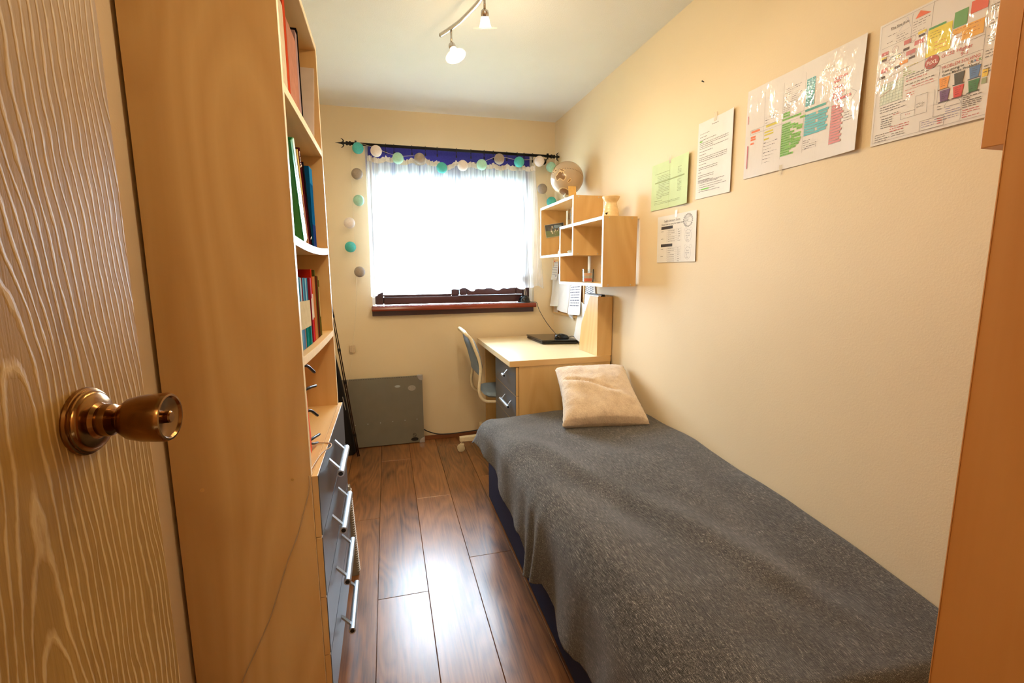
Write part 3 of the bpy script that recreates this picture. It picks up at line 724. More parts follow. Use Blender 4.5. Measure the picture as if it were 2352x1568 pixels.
# dome on the sill
dm = thing('desk_lamp', (1.025, 3.485, 1.027), 'black dome-footed desk lamp at the right end of the window sill', 'lamp')
MB().lathe([(.048, 0), (.050, .004), (.048, .010), (.046, .0115), (.043, .014), (.040, .028), (.031, .044), (.018, .053), (.001, .056)], (1.018, 3.487, 1.0272), n=36).build('base', plain('gloss_black_foot', (12, 16, 22), .15), dm, smooth='auto')
for xo in (.0, .012):
    MB().tube(arc([(1.022+xo, 3.487, 1.078), (1.018+xo, 3.487, 1.12), (1.008+xo*.5, 3.487, 1.18), (1.0+xo*.3, 3.485, 1.24)]), .0035, 10).build('stem', M_chrome, dm, smooth=True)
MB().lathe([(.012, 0), (.016, .02), (.034, .05), (.040, .055)], (1.0, 3.485, 1.235), (-.5, -.1, -.2), n=24, caps=False).build('shade', M_white, dm, smooth=True, solid=.002)
MB().tube(arc([(1.065, 3.478, 1.030), (1.085, 3.45, 1.030), (1.10, 3.425, 1.024), (1.112, 3.40, .97), (1.145, 3.32, .88), (1.175, 3.20, .81), (1.18, 3.11, .803)], 6), .0022, 6).build('cord', M_black, dm, smooth=True)

# ------------------------------------------------------------------ wall shelf (two interlocked boxes)
ws = thing('wall_shelf', (1.16, 2.74, 1.18), 'maple wall shelf of two interlocked boxes above the desk', 'shelf')
sx0_, sx1_ = 1.066, 1.252; t = .016
def boxshelf(y0, y1, z0, z1, cam_):
    def pc(nm, a, edge, m):
        o = B(*a).build(nm, m, ws, bevel=.0005); B(*edge).build('edge_strip', M_edge, o)
        return o
    pc('shelf_board', (sx0_, sx1_, y0, y1, z1-t, z1), (sx0_-.001, sx0_, y0, y1, z1-t, z1), M_mapleY)
    pc('shelf_board', (sx0_, sx1_, y0, y1, z0, z0+t), (sx0_-.001, sx0_, y0, y1, z0, z0+t), M_mapleY)
    n = pc('side_board', (sx0_, sx1_, y0, y0+t, z0+t, z1-t), (sx0_-.001, sx0_, y0, y0+t, z0+t, z1-t), M_maple)
    pc('side_board', (sx0_, sx1_, y1-t, y1, z0+t, z1-t), (sx0_-.001, sx0_, y1-t, y1, z0+t, z1-t), M_maple)
    B(sx0_, sx1_, y0-.0005, y0, z0, z1).build('veneer_face', M_maple, n)
    for xx in (sx0_+.03, sx1_-.03):
        for zz in (z0+.009, z1-.009): MB().lathe([(.0032, 0), (.003, .0006), (0, .0006)], (xx, y0-.0005, zz), (0, -1, 0), 12).build('cam_screw', M_alu, n)
boxshelf(2.625, 3.235, 1.354, 1.697, 1); sx0_ -= .0008; boxshelf(2.222, 2.848, 1.182, 1.536, 0)
# small hanging plate
MB().box(1.252, 1.2655, 2.30, 2.33, 1.45, 1.50).build('wall_bracket', M_alu, ws)
MB().box(1.252, 1.2655, 3.15, 3.18, 1.62, 1.66).build('wall_bracket', M_alu, ws)

# globe
gl = thing('globe', (1.14, 2.95, 1.697), 'grey and cream desk globe on top of the wall shelf', 'globe')
gc = Vector((1.142, 2.93, 1.846)); gr = .104
axd = Vector((.22, .36, .90)).normalized()
# outlines (lon, lat) hand-made from coarse continent shapes
CONT = {
 'australia': [(114, -22), (114, -34), (118, -35), (124, -33), (131, -31), (137, -35), (141, -38), (147, -39), (150, -37), (153, -30), (153, -26), (146, -19), (142, -11), (140, -17), (136, -12), (131, -11), (126, -14), (121, -19)],
 'africa': [(-17, 15), (-9, 5), (8, 4), (10, -5), (13, -17), (18, -34), (27, -34), (35, -24), (40, -15), (40, -3), (51, 11), (43, 12), (34, 29), (20, 32), (10, 37), (-6, 35), (-13, 27)],
 'eurasia': [(-9, 38), (0, 44), (-2, 49), (8, 54), (12, 66), (25, 71), (60, 69), (80, 73), (105, 77), (140, 72), (178, 67), (160, 60), (142, 58), (135, 43), (127, 38), (121, 30), (110, 20), (106, 10), (100, 3), (98, 16), (90, 22), (80, 12), (73, 20), (60, 25), (52, 15), (43, 13), (35, 30), (28, 37), (20, 39), (12, 42)],
 'south_america': [(-80, -4), (-70, -18), (-73, -40), (-69, -55), (-62, -40), (-48, -27), (-38, -13), (-35, -6), (-50, 1), (-62, 10), (-75, 10)],
 'north_america': [(-168, 66), (-150, 60), (-130, 54), (-124, 42), (-110, 24), (-95, 16), (-82, 8), (-88, 16), (-97, 26), (-82, 29), (-70, 42), (-56, 52), (-78, 62), (-95, 68), (-125, 70), (-156, 71)],
 'antarctica': [(-180, -76), (-120, -74), (-60, -66), (0, -70), (60, -67), (120, -67), (165, -72), (180, -76), (180, -90), (-180, -90)],
 'new_guinea': [(131, -1), (141, -3), (150, -10), (143, -9), (137, -7)], 'borneo': [(109, 1), (117, 6), (118, 0), (114, -4)], 'sumatra': [(95, 5), (104, -2), (105, -6), (98, 0)], 'madagascar': [(44, -17), (50, -14), (48, -25), (44, -24)], 'new_zealand': [(173, -35), (178, -38), (170, -46), (167, -45)], 'greenland': [(-70, 77), (-50, 62), (-25, 70), (-20, 82), (-60, 82)]}
def inpoly(x, y, P):
    c = False; j = len(P)-1
    for i in range(len(P)):
        if (P[i][1] > y) != (P[j][1] > y) and x < (P[j][0]-P[i][0])*(y-P[i][1])/(P[j][1]-P[i][1])+P[i][0]: c = not c
        j = i
    return c
q = Vector((0, 0, 1)).rotation_difference(axd).to_matrix()
mb = MB(); NU, NV = 320, 160
vdir = (Vector((0, 0, 1.265))-gc).normalized()
# turn so that Australia faces left of the viewer
az = math.atan2(vdir.y, vdir.x)
def sph(u, v):
    lon, lat = u*2*math.pi, (v-.5)*math.pi
    p = Vector((math.cos(lat)*math.cos(lon), math.cos(lat)*math.sin(lon), math.sin(lat)))
    return gc+q @ p*gr
lon0 = 158
for i in range(NU):
    for j in range(NV):
        lon = (i+.5)/NU*360; lat = (j+.5)/NV*180-90
        geo = (lon-math.degrees(az)+lon0+180) % 360-180
        land = any(inpoly(geo, lat, P) for P in CONT.values())
        near = (not land) and any(inpoly(geo+a, lat+b, P) for P in CONT.values() for a, b in ((4, 0), (-4, 0), (0, 3.5), (0, -3.5)))
        if land: mb.col = s2l((146, 112, 82))
        elif near: mb.col = s2l((232, 206, 158))
        else: mb.col = s2l((196, 172, 144))
        if abs(lat) < .8 and i % 5 < 2: mb.col = s2l((90, 84, 78))
        mb.add([sph(i/NU, j/NV), sph((i+1)/NU, j/NV), sph((i+1)/NU, (j+1)/NV), sph(i/NU, (j+1)/NV)], [(0, 1, 2, 3)])
gm = NT('globe_print'); a = gm.n('ShaderNodeVertexColor'); a.layer_name = 'Col'; gm.l(a.outputs[0], gm.b.inputs['Base Color']); gm.set(Roughness=.22)
o = mb.build('sphere', gm.m, gl, smooth=True)
bm = bmesh.new(); bm.from_mesh(o.data); bmesh.ops.remove_doubles(bm, verts=bm.verts, dist=1e-5); bmesh.ops.recalc_face_normals(bm, faces=bm.faces)
bm.to_mesh(o.data); bm.free()
for p in o.data.polygons: p.use_smooth = True
MB().lathe([(.060, 0), (.062, .004), (.056, .010), (.030, .020), (.014, .030), (.012, .045), (.016, .046)], (1.142, 2.93, 1.6975), n=30).build('base', M_white, gl, smooth='auto')
away = (Vector((.20, .97, .0))-axd*axd.dot(Vector((.20, .97, .0)))).normalized()
MB().tube([gc+(axd*math.cos(a)+away*math.sin(a))*(gr+.006) for a in [math.pi*k/24 for k in range(25)]], .003, 8).build('meridian_arm', M_white, gl, smooth=True)
MB().lathe([(.004, 0), (.004, .012), (.001, .014)], gc+axd*gr, axd, 10).build('pivot', M_white, gl, smooth='auto')
nt = MB().box(1.105, 1.155, -.0006, .0006, 1.700, 1.778)
nt.v = [(p[0], p[1]+2.80+(p[2]-1.70)*.15, p[2]) for p in nt.v]
tag(nt.build('note_card', plain('kraft_yellow', (236, 190, 110), .7)), 'small tan note card propped before the globe', 'card')
# oil burner
ob = thing('oil_burner', (1.16, 2.34, 1.536), 'cream ceramic oil burner on the lower box of the wall shelf', 'oil burner')
prof = [(.043, 0), (.0445, .004), (.043, .02), (.038, .045), (.032, .068), (.029, .078), (.032, .084), (.042, .098), (.046, .108), (.0455, .110), (.040, .106), (.030, .092), (.010, .088), (0, .088)]
pp = []
for i in range(len(prof)-1):
    (a, b), (c, d) = prof[i], prof[i+1]
    for k in range(5): tt = k/5; h = b+(d-b)*tt; pp.append((a+(c-a)*tt+(.0007*math.sin(h*900) if h < .08 and i < 6 else 0), h))
pp.append(prof[-1])
M_cer = plain('cream_ceramic', (240, 210, 160), .25)
MB().lathe(pp, (1.158, 2.335, 1.5365), n=40).build('body', M_cer, ob, smooth='auto')
mb = MB(); bc_ = Vector((1.158, 2.335, 1.5365))
def onb(ang, h, r=.0408): return bc_+Vector((r*math.cos(ang), r*math.sin(ang), h))
hv = []
for k in range(26):
    tt = 2*math.pi*k/26; x_ = 16*math.sin(tt)**3; y_ = 13*math.cos(tt)-5*math.cos(2*tt)-2*math.cos(3*tt)-math.cos(4*tt)
    hh = .032+y_*.00115; rr = .0412-(hh-.02)*.22 if hh > .02 else .0436
    a_ = math.radians(-146)-x_*.00105/.04; hv.append(onb(a_, hh, rr+.0012))
mb.add(hv+[sum(hv, Vector())/len(hv)], [(i, (i+1) % 26, 26) for i in range(26)]); mb.build('heart_opening', M_gap, ob)
mb = MB()
for (a_, h_) in ((-128, .052), (-135, .042), (-120, .042)):
    c = onb(math.radians(a_), h_, .0412-(h_-.02)*.22); mb.lathe([(.0018, 0), (.0018, .0012), (0, .0012)], c, (c-bc_-Vector((0, 0, h_))), 8)
mb.build('air_hole', M_gap, ob)
# candle in glass
cd = thing('candle_glass', (1.125, 2.50, 1.198), 'peach and white candle in a clear glass on the lower shelf box', 'candle')
MB().lathe([(.031, 0), (.0335, .074), (.0320, .074), (.0295, .004), (0, .004)], (1.128, 2.545, 1.1985), n=30).build('glass', M_glass, cd, smooth='auto')
MB().lathe([(.0288, .005), (.0298, .022), (0, .022)], (1.128, 2.545, 1.1985), n=26).build('wax', plain('coral_wax', (236, 120, 90), .5), cd, smooth='auto')
MB().lathe([(.0298, .0222), (.0305, .038), (0, .038)], (1.128, 2.545, 1.1985), n=26).build('wax', plain('white_wax', (214, 196, 176), .5), cd, smooth='auto')
MB().lathe([(.0306, .0382), (.0311, .052), (0, .052)], (1.128, 2.545, 1.1985), n=26).build('wax', plain('peach_wax', (240, 188, 150), .5), cd, smooth='auto')
MB().tube([(1.128, 2.545, 1.25), (1.129, 2.545, 1.262)], .0012, 6).build('wick', M_gap, cd)
o = MB().box(1.10, 1.16, 2.300, 2.304, 1.1985, 1.29); o.v = [(p[0], p[1]+.02*(p[2]-1.2)*4, p[2]) for p in o.v]
tag(o.build('photo_card', M_whitep), 'small white card standing in the lower shelf box', 'card')
# pebble, bits and pole
tag(MB().sphere((1.10, 2.76, 1.3795), .014, 16, (1.1, .8, .65)).build('pebble', plain('pale_blue_stone', (200, 216, 218), .3), smooth=True), 'pale blue oval pebble in the small middle compartment', 'pebble')
tag(MB().lathe([(.012, 0), (.013, .012), (.008, .022), (.004, .028), (.008, .033), (0, .034)], (1.105, 2.95, 1.371), n=16).build('figurine', M_white, smooth='auto'), 'tiny white ornament in the upper shelf box by the divider', 'ornament')
tag(MB().lathe([(.007, 0), (.007, .139), (0, .139)], (1.215, 3.02, 1.5415), n=14).build('white_tube', M_white, smooth='auto'), 'upright white tube inside the upper shelf box', 'tube')
o = MB(); o.grid(lambda u, v: (1.24-.10*v*.2-.115*(1-u), 3.10+.02*math.sin(u*2), 1.6-.10*v+.01*u), 2, 2)
ph = thing('photo_print', (1.17, 3.21, 1.50), 'glossy dark green photo print of people outdoors on the shelf side', 'photo')
Mp = Matrix.Translation((1.165, 3.212, 1.548)) @ Matrix.Rotation(math.radians(-9), 4, 'Y')
mb = MB(); mb.m = Mp; mb.box(-.072, .072, 0, .0008, -.045, .045); mb.build('print', M_whitep, ph)
mb = MB(); mb.m = Mp; rr = random.Random(3)
mb.col = s2l((30, 36, 44)); mb.add([(-.07, -.0006, -.043), (.07, -.0006, -.043), (.07, -.0006, .043), (-.07, -.0006, .043)], [(0, 1, 2, 3)])
mb.col = s2l((96, 116, 62)); mb.add([(-.07, -.0009, -.043), (.07, -.0009, -.043), (.07, -.0009, -.004), (-.07, -.0009, .002)], [(0, 1, 2, 3)])
mb.col = s2l((120, 150, 180)); mb.add([(-.01, -.0009, .012), (.05, -.0009, .012), (.055, -.0009, .03), (.0, -.0009, .036)], [(0, 1, 2, 3)])
for k in range(26):
    cx, cz, s_ = rr.gauss(0, .018), rr.gauss(-.008, .014), rr.uniform(.002, .005); mb.col = s2l(rr.choice([(226, 218, 190), (200, 186, 140), (60, 70, 40), (236, 232, 220), (150, 130, 96)]))
    mb.add([(cx+s_*math.cos(a), -.0012-.00002*k, cz+s_*1.6*math.sin(a)) for a in [2*math.pi*q_/7 for q_ in range(7)]], [tuple(range(7))])
mb.build('picture', M_lam, ph)
pc_ = thing('pencil_pile', (1.12, 2.79, 1.536), 'loose orange and white pens on the lower box top', 'pens')
for k, (c, a) in enumerate((((226, 110, 40), .3), ((236, 232, 226), .9), ((40, 50, 90), -.4), ((232, 130, 60), 1.3))):
    d_ = Vector((math.sin(a), math.cos(a), 0))*.035; p_ = Vector((1.13+.012*k, 2.79-.012*k, 1.542+.007*k))
    MB().tube([p_-d_, p_+d_*.8, p_+d_], [.0038, .0038, .001], 8).build('pen', plain('pen', c, .3), pc_)

# ------------------------------------------------------------------ corkboard with papers
cb = thing('cork_board', (1.26, 3.2, .95), 'cork pin board on the right wall under the shelf', 'pin board')
M_cork = plain('cork', (206, 150, 90), .9, 0, 160, .2, .3)
B(1.257, 1.2655, 2.90, 3.47, .955, 1.335).build('cork_sheet', M_cork, cb)
mb = MB(); 
for a in ((2.885, 3.485, .94, .957), (2.885, 3.485, 1.333, 1.35), (2.885, 2.902, .957, 1.333), (3.468, 3.485, .957, 1.333)): mb.box(1.252, 1.2655, *a)
mb.build('frame', M_mapleY, cb, bevel=.001)
def pinned(y, z, w_, h_, ang, lab, m=M_whitep, lines=0, x=1.254, curl=.02):
    o = thing('pinned_paper', (x, y, z), lab, 'paper', 'papers pinned on the cork board')
    mb = MB(); Mr = Matrix.Translation((0, y, z)) @ Matrix.Rotation(ang, 4, 'X')
    def f(u, v): p = Mr @ Vector((0, (u-.5)*w_, (v-.5)*h_)); return (x-curl*(1-v)**2*(.6+.4*math.sin(u*3)), p.y, p.z)
    mb.grid(f, 8, 10); mb.build('sheet', m, o, smooth=True)
    MB().sphere((x-.006, y, z+h_*.44), .005, 10).build('pin', plain('pin', R0.choice([(60, 60, 150), (200, 60, 50), (240, 240, 240)]), .3), o, smooth=True)
    if lines:
        mb = MB(); rr = random.Random(int(y*1000))
        for k in range(lines):
            v = .86-.72*k/max(1, lines); u = .12
            while u < .85:
                wd = rr.uniform(.05, .14); mb.col = s2l((90, 86, 110))
                pts = [f(u, v), f(min(.9, u+wd), v), f(min(.9, u+wd), v+.02), f(u, v+.02)]
                mb.add([(p[0]-.0008, p[1], p[2]) for p in pts], [(0, 1, 2, 3)]); u += wd+.03
        mb.build('writing', M_print, o)
pinned(3.44, 1.27, .13, .15, .03, 'small white handwritten note at the top left of the pin board', lines=6)
pinned(3.40, 1.12, .17, .24, -.04, 'curling white sheet at the left of the pin board', lines=0, curl=.04, x=1.250)
pinned(3.22, 1.12, .21, .297, .05, 'large white sheet in the middle of the pin board', lines=0, curl=.03, x=1.247)
pinned(3.02, 1.115, .21, .30, -.06, 'printed white sheet at the near side of the pin board', lines=12, x=1.249, curl=.03)
pinned(3.42, 1.0, .09, .10, .0, 'small pale card low on the left of the pin board', m=plain('pale_card', (226, 210, 196), .7), x=1.2535, curl=.006)
pinned(3.10, .965, .07, .06, .3, 'little patterned ticket on the lower edge of the pin board', m=plain('ticket', (214, 210, 206), .6, 0, 120, .5), x=1.2505, curl=.004)
pinned(2.93, .93, .10, .26, .28, 'long white paper strip hanging from the near end of the pin board', x=1.246, curl=.015)
pinned(2.82, 1.10, .20, .29, -.25, 'typed sheet hanging beside the magazine file', lines=16, x=1.262, curl=.03)

# ------------------------------------------------------------------ papers and posters on the right wall
def text_polys(body, size, align='LEFT', bold=False):
    cu = bpy.data.curves.new('t', 'FONT'); cu.body = body; cu.size = size; cu.align_x = align; cu.resolution_u = 2
    if bold: cu.offset = size*.012
    o = bpy.data.objects.new('t', cu); COL.objects.link(o)
    dg = bpy.context.evaluated_depsgraph_get(); me = bpy.data.meshes.new_from_object(o.evaluated_get(dg))
    vs = [(v.co.x, v.co.y) for v in me.vertices]; fs = [tuple(p.vertices) for p in me.polygons]
    bpy.data.objects.remove(o); bpy.data.curves.remove(cu); bpy.data.meshes.remove(me); return vs, fs

class Sheet:
    """paper on the right wall: u runs to the right in view (towards -Y), v runs down from the top"""
    def __init__(s, name, Y0, Z1, w, h, bulge, mat, pmat, label, cat, skew=0.0, tape=True, group=None):
        s.Y0, s.Z1, s.w, s.h, s.b, s.sk = Y0, Z1, w, h, bulge, skew
        s.o = thing(name, (XR, Y0-w/2, Z1-h), label, cat, group); s.p = MB(); s.pm = pmat; s.k = 0
        mb = MB(); mb.col = mat if isinstance(mat, tuple) else None
        mb.grid(lambda u, v: s.pt(u*w, v*h, 0), 24, 18)
        mb.build('sheet', pmat if isinstance(mat, tuple) else mat, s.o, smooth=True)
        if tape:
            for (tu, tv, tw, th, a) in (tape if isinstance(tape, list) else [(w*.5, 0, .016, .032, 0)]):
                mb = MB(); c, si = math.cos(a), math.sin(a)
                pts = []
                for (x, y) in ((-tw/2, -th/2), (tw/2, -th/2), (tw/2, th/2), (-tw/2, th/2)): pts.append(s.pt(tu+x*c-y*si, tv+x*si+y*c, .0012))
                mb.add(pts, [(0, 1, 2, 3)]); mb.build('tape', clear_mat('clear_tape', (240, 226, 200), .55), s.o)
    def pt(s, u, v, lift): return (XR-.0012-s.b(u/s.w, v/s.h)-lift, s.Y0-u-s.sk*v, s.Z1-v)
    def quad(s, u0, v0, u1, v1, c, lift=None):
        s.p.col = s2l(c); s.k += 1; L = (.0005+.0000015*s.k) if lift is None else lift
        n = max(1, int((u1-u0)/.03)); 
        for i in range(n):
            a, b = u0+(u1-u0)*i/n, u0+(u1-u0)*(i+1)/n
            s.p.add([s.pt(a, v0, L), s.pt(b, v0, L), s.pt(b, v1, L), s.pt(a, v1, L)], [(0, 3, 2, 1)])
    def line(s, u0, v0, u1, v1, c, t=.0006):
        s.p.col = s2l(c); s.k += 1; L = .0005+.0000015*s.k
        d = Vector((u1-u0, v1-v0)); nrm = Vector((-d.y, d.x)).normalized()*t/2; n = max(1, int(d.length/.03))
        for i in range(n):
            a = Vector((u0, v0))+d*i/n; b = Vector((u0, v0))+d*(i+1)/n
            s.p.add([s.pt(*(a+nrm), L), s.pt(*(b+nrm), L), s.pt(*(b-nrm), L), s.pt(*(a-nrm), L)], [(0, 1, 2, 3)])
    def poly(s, pts, c):
        s.p.col = s2l(c); s.k += 1; L = .0005+.0000015*s.k
        s.p.add([s.pt(a, b, L) for a, b in pts], [tuple(range(len(pts)))])
    def text(s, body, u, v, size, c, bold=False, squash=1.0):
        s.k += 1; L = .0005+.0000015*s.k; s.p.col = s2l(c); vs, fs = text_polys(body, size, bold=bold)
        s.p.add([s.pt(u+x*squash, v-y, L) for x, y in vs], fs)
    def para(s, u0, v0, w, lines, lh, c, seed=1, t=None, hi=None, full=.95, wob=0.0):
        r = random.Random(seed); t = t or lh*.42
        for i in range(lines):
            end = u0+w*(full if r.random() < .7 else r.uniform(.3, .8)); u = u0; v = v0+i*lh
            if hi: s.quad(u0-.001, v-t*.6, end+.001, v+t*1.6, hi)
            while u < end:
                wd = min(r.uniform(.003, .011), end-u)
                if wd > .001: s.quad(u, v+r.uniform(-wob, wob), u+wd, v+t*r.uniform(.7, 1.0), c)
                u += wd+.0022
    def done(s): s.p.build('print', s.pm, s.o)
    def rect(s, u0, v0, u1, v1, c, t=.0006):
        s.line(u0, v0, u1, v0, c, t); s.line(u0, v1, u1, v1, c, t); s.line(u0, v0, u0, v1, c, t); s.line(u1, v0, u1, v1, c, t)
INK = (104, 94, 90); RED = (196, 60, 54)
WH = s2l((230, 222, 216)); 
# pale green sheet
s = Sheet('green_sheet', 2.112, 1.757, .297, .21, lambda u, v: .003+.020*max(0, u-.45)**1.4+.006*max(0, .2-u), M_greenp, M_print, 'pale green A4 timetable sheet taped to the right wall', 'paper', .0)
G = (124, 132, 84)
s.para(.03, .045, .12, 1, .01, G, 1, .0025); s.para(.05, .058, .11, 4, .007, G, 2, .002)
s.quad(.03, .083, .27, .089, (150, 160, 92)); s.para(.06, .094, .09, 4, .007, G, 3, .002); s.para(.045, .122, .11, 6, .007, G, 4, .002)
s.para(.215, .045, .03, 5, .006, G, 5, .002); s.para(.215, .098, .035, 9, .006, G, 6, .002); s.para(.03, .168, .07, 1, .01, G, 7, .0025); s.para(.03, .178, .22, 2, .006, G, 8, .0015)
s.line(.148, .004, .148, .206, (176, 196, 120), .0012); s.done()
# portrait white sheet
s = Sheet('typed_sheet', 1.771, 1.852, .21, .298, lambda u, v: .002+.028*max(0, u-.75)**1.3*(1.2-v*.6), M_whitep, M_print, 'white A4 typed page taped between the green sheet and the big laminated chart', 'paper')
s.para(.085, .022, .04, 1, .01, INK, 11, .0028)
v = .045
for n_, w_ in ((1, .06), (1, .07), (1, .13), (4, .18), (1, .09), (1, .10), (3, .175), (1, .05), (2, .12), (1, .05), (2, .10), (2, .17)):
    s.para(.014, v, w_, n_, .0072, INK, int(v*1000), .0022); v += n_*.0072+.0046
s.quad(.013, .072, .030, .077, (120, 190, 60)); s.para(.014, .217, .02, 1, .01, INK, 12, .0022)
for k in range(6): s.para(.022, .228+k*.0085, .09+.1*((k*37) % 7)/7, 1, .01, INK, 30+k, .002); s.quad(.017, .2285+k*.0085, .0185, .230+k*.0085, INK)
s.quad(.036, .261, .085, .266, (120, 190, 60)); s.done()
# small exam sheet
s = Sheet('exam_sheet', 2.050, 1.512, .297, .212, lambda u, v: .002+.010*max(0, u-.6)**1.5, M_whitep, M_print, 'white exam timing sheet with a black starburst, below the green sheet', 'paper', .02)
s.text('English Literature Exams', .055, .028, .0125, (110, 104, 110)); s.line(.055, .030, .185, .030, (130, 124, 130))
s.text('Know how to use your exam time!', .035, .043, .0125, (80, 76, 84))
for z0_ in (.048, .128):
    s.quad(.033, z0_, .125, z0_+.013, (58, 54, 58))
    for k in range(6 if z0_ < .1 else 7):
        vv = z0_+.018+k*.0095; s.line(.08, vv, .19, vv, (150, 140, 140), .0004); s.para(.09, vv+.003, .055, 1, .01, (120, 112, 112), k+60, .002); s.para(.165, vv+.003, .018, 1, .01, (110, 104, 104), k+70, .002)
    s.line(.08, z0_+.018, .08, z0_+.075, (150, 140, 140), .0004); s.line(.155, z0_+.012, .155, z0_+.075, (150, 140, 140), .0004); s.line(.19, z0_+.012, .19, z0_+.075, (150, 140, 140), .0004)
    s.para(.033, z0_+.022, .02, 1, .01, INK, 81, .002); s.para(.033, z0_+.055, .02, 1, .01, INK, 82, .002)
cx, cy = .238, .036; pts = []
for k in range(40):
    a = 2*math.pi*k/40; r_ = (.036 if k % 2 else .028); pts.append((cx+r_*math.cos(a)*1.0, cy+r_*math.sin(a)*.80))
for i in range(40): s.line(*pts[i], *pts[(i+1) % 40], (30, 28, 30), .0016)
s.para(.216, .018, .044, 8, .0048, (70, 66, 70), 90, .0012)
for cy in (.102, .175):
    for i in range(20):
        a, b = 2*math.pi*i/20, 2*math.pi*(i+1)/20
        s.line(.242+.024*math.cos(a), cy+.026*math.sin(a), .242+.024*math.cos(b), cy+.026*math.sin(b), (150, 144, 150), .0008)
        s.line(.225+.009*math.cos(a), cy-.028+.007*math.sin(a), .225+.009*math.cos(b), cy-.028+.007*math.sin(b), (160, 154, 160), .0006)
        s.line(.262+.009*math.cos(a), cy-.028+.007*math.sin(a), .262+.009*math.cos(b), cy-.028+.007*math.sin(b), (160, 154, 160), .0006)
    for k, wd in enumerate(('Don\'t', 'run out', 'of', 'time')): s.text(wd, .230-(.006 if k == 1 else 0), cy-.008+k*.0095, .010, (150, 144, 152))
s.done()
# big laminated chart
s = Sheet('laminated_chart', 1.497, 1.882, .432, .296, lambda u, v: .003+.022*max(0, u-.72)**2*6*(.3+.7*v)+.0008*math.sin(u*11+v*5), WH, M_lam, 'large laminated revision chart with green, blue and red highlighting', 'poster', .0, tape=[(.17, .296, .012, .03, 0)])
GR, BL, RD, OR, YE = (120, 190, 60), (84, 186, 196), (216, 130, 128), (238, 110, 50), (214, 196, 50)
s.line(.024, .137, .42-.02, .137, (120, 110, 108)); s.line(.023, .151, .40, .155, (120, 110, 108)); s.line(.024, .137, .023, .151, (120, 110, 108))
s.line(.385, .118, .419, .141, (120, 110, 108)); s.line(.419, .141, .402, .160, (120, 110, 108)); s.line(.385, .118, .385, .137, (120, 110, 108))
for u in (.084, .161, .245, .339): s.line(u-.002, .027, u+.002, .262, (150, 138, 134))
s.quad(.028, .140, .066, .147, OR); s.para(.030, .142, .034, 1, .01, (150, 40, 20), 1, .003)
for v, w_ in ((.158, .022), (.166, .022), (.179, .016)): s.quad(.026, v, .026+w_, v+.006, OR)
s.quad(.093, .138, .148, .145, YE); s.para(.095, .140, .05, 1, .01, (120, 100, 20), 1, .003)
for v, w_ in ((.157, .038), (.166, .040), (.180, .022)): s.quad(.088, v, .088+w_, v+.005, YE); s.para(.089, v+.001, w_-.004, 1, .01, (110, 100, 40), 5, .002)
for k in range(7): s.para(.088, .194+k*.0105, .066-.015*(k % 3), 1, .01, (100, 92, 96), 40+k, .0016, wob=.001)
for k in range(3): s.para(.089, .113+k*.008, .06, 1, .01, (110, 102, 104), 50+k, .0014, wob=.001)
def hl(u, v, w_, c, seed):
    s.quad(u, v, u+w_, v+.0062, c); s.para(u+.001, v+.002, w_-.003, 1, .01, tuple(int(x*.45) for x in c), seed, .0018)
hl(.163, .1395, .072, GR, 3)
for k in range(2): hl(.165, .122+k*.0075, .026, GR, k)
for k in range(14): hl(.164, .155+k*.0072, .034+.008*((k*5) % 3), GR, k+5)
for k, (u, v, w_) in enumerate(((.232, .150, .02), (.209, .166, .018), (.209, .173, .034), (.222, .180, .02), (.203, .194, .036), (.203, .201, .034), (.203, .210, .037), (.203, .217, .034), (.203, .224, .030), (.203, .231, .02))): hl(u, v, w_, GR, 20+k)
for k in range(9): s.para(.166, .050+k*.0062, .07-.01*(k % 2), 1, .01, (120, 110, 112), 60+k, .0012, wob=.001)
for k in range(5): s.para(.164, .098+k*.0055, .03, 1, .01, (120, 110, 112), 70+k, .0012)
for k in range(11): hl(.249, .050+k*.0072, .030+.006*((k*3) % 3), BL, 80+k)
hl(.250, .137, .070, (60, 170, 160), 3)
for k in range(8): hl(.250, .153+k*.0078, .038+.008*((k*5) % 3), BL, 90+k)
for k in range(8): hl(.296, .152+k*.0078, .034-.004*(k % 3), BL, 100+k)
for k in range(5): s.para(.25, .228+k*.006, .05, 1, .01, (110, 100, 104), 110+k, .0014, wob=.001)
s.para(.30, .045, .04, 1, .01, (110, 100, 104), 130, .0014); s.para(.345, .064, .045, 1, .01, (110, 100, 104), 131, .0014)
for k, w_ in enumerate((.042, .02, 0, .034, 0, .036, .03)):
    if w_: hl(.341, .080+k*.0082, w_, RD, 140+k)
hl(.343, .139, .058, (206, 80, 84), 3)
for k in range(14): hl(.341, .154+k*.0077, .034+.006*((k*5) % 2), RD, 150+k)
for k in range(4): s.para(.385, .186+k*.007, .03, 1, .01, (120, 110, 112), 170+k, .0014)
s.quad(.0095, .085, .0125, .112, (214, 110, 110)); s.quad(.0125, .185, .0165, .262, (200, 90, 100)); s.done()
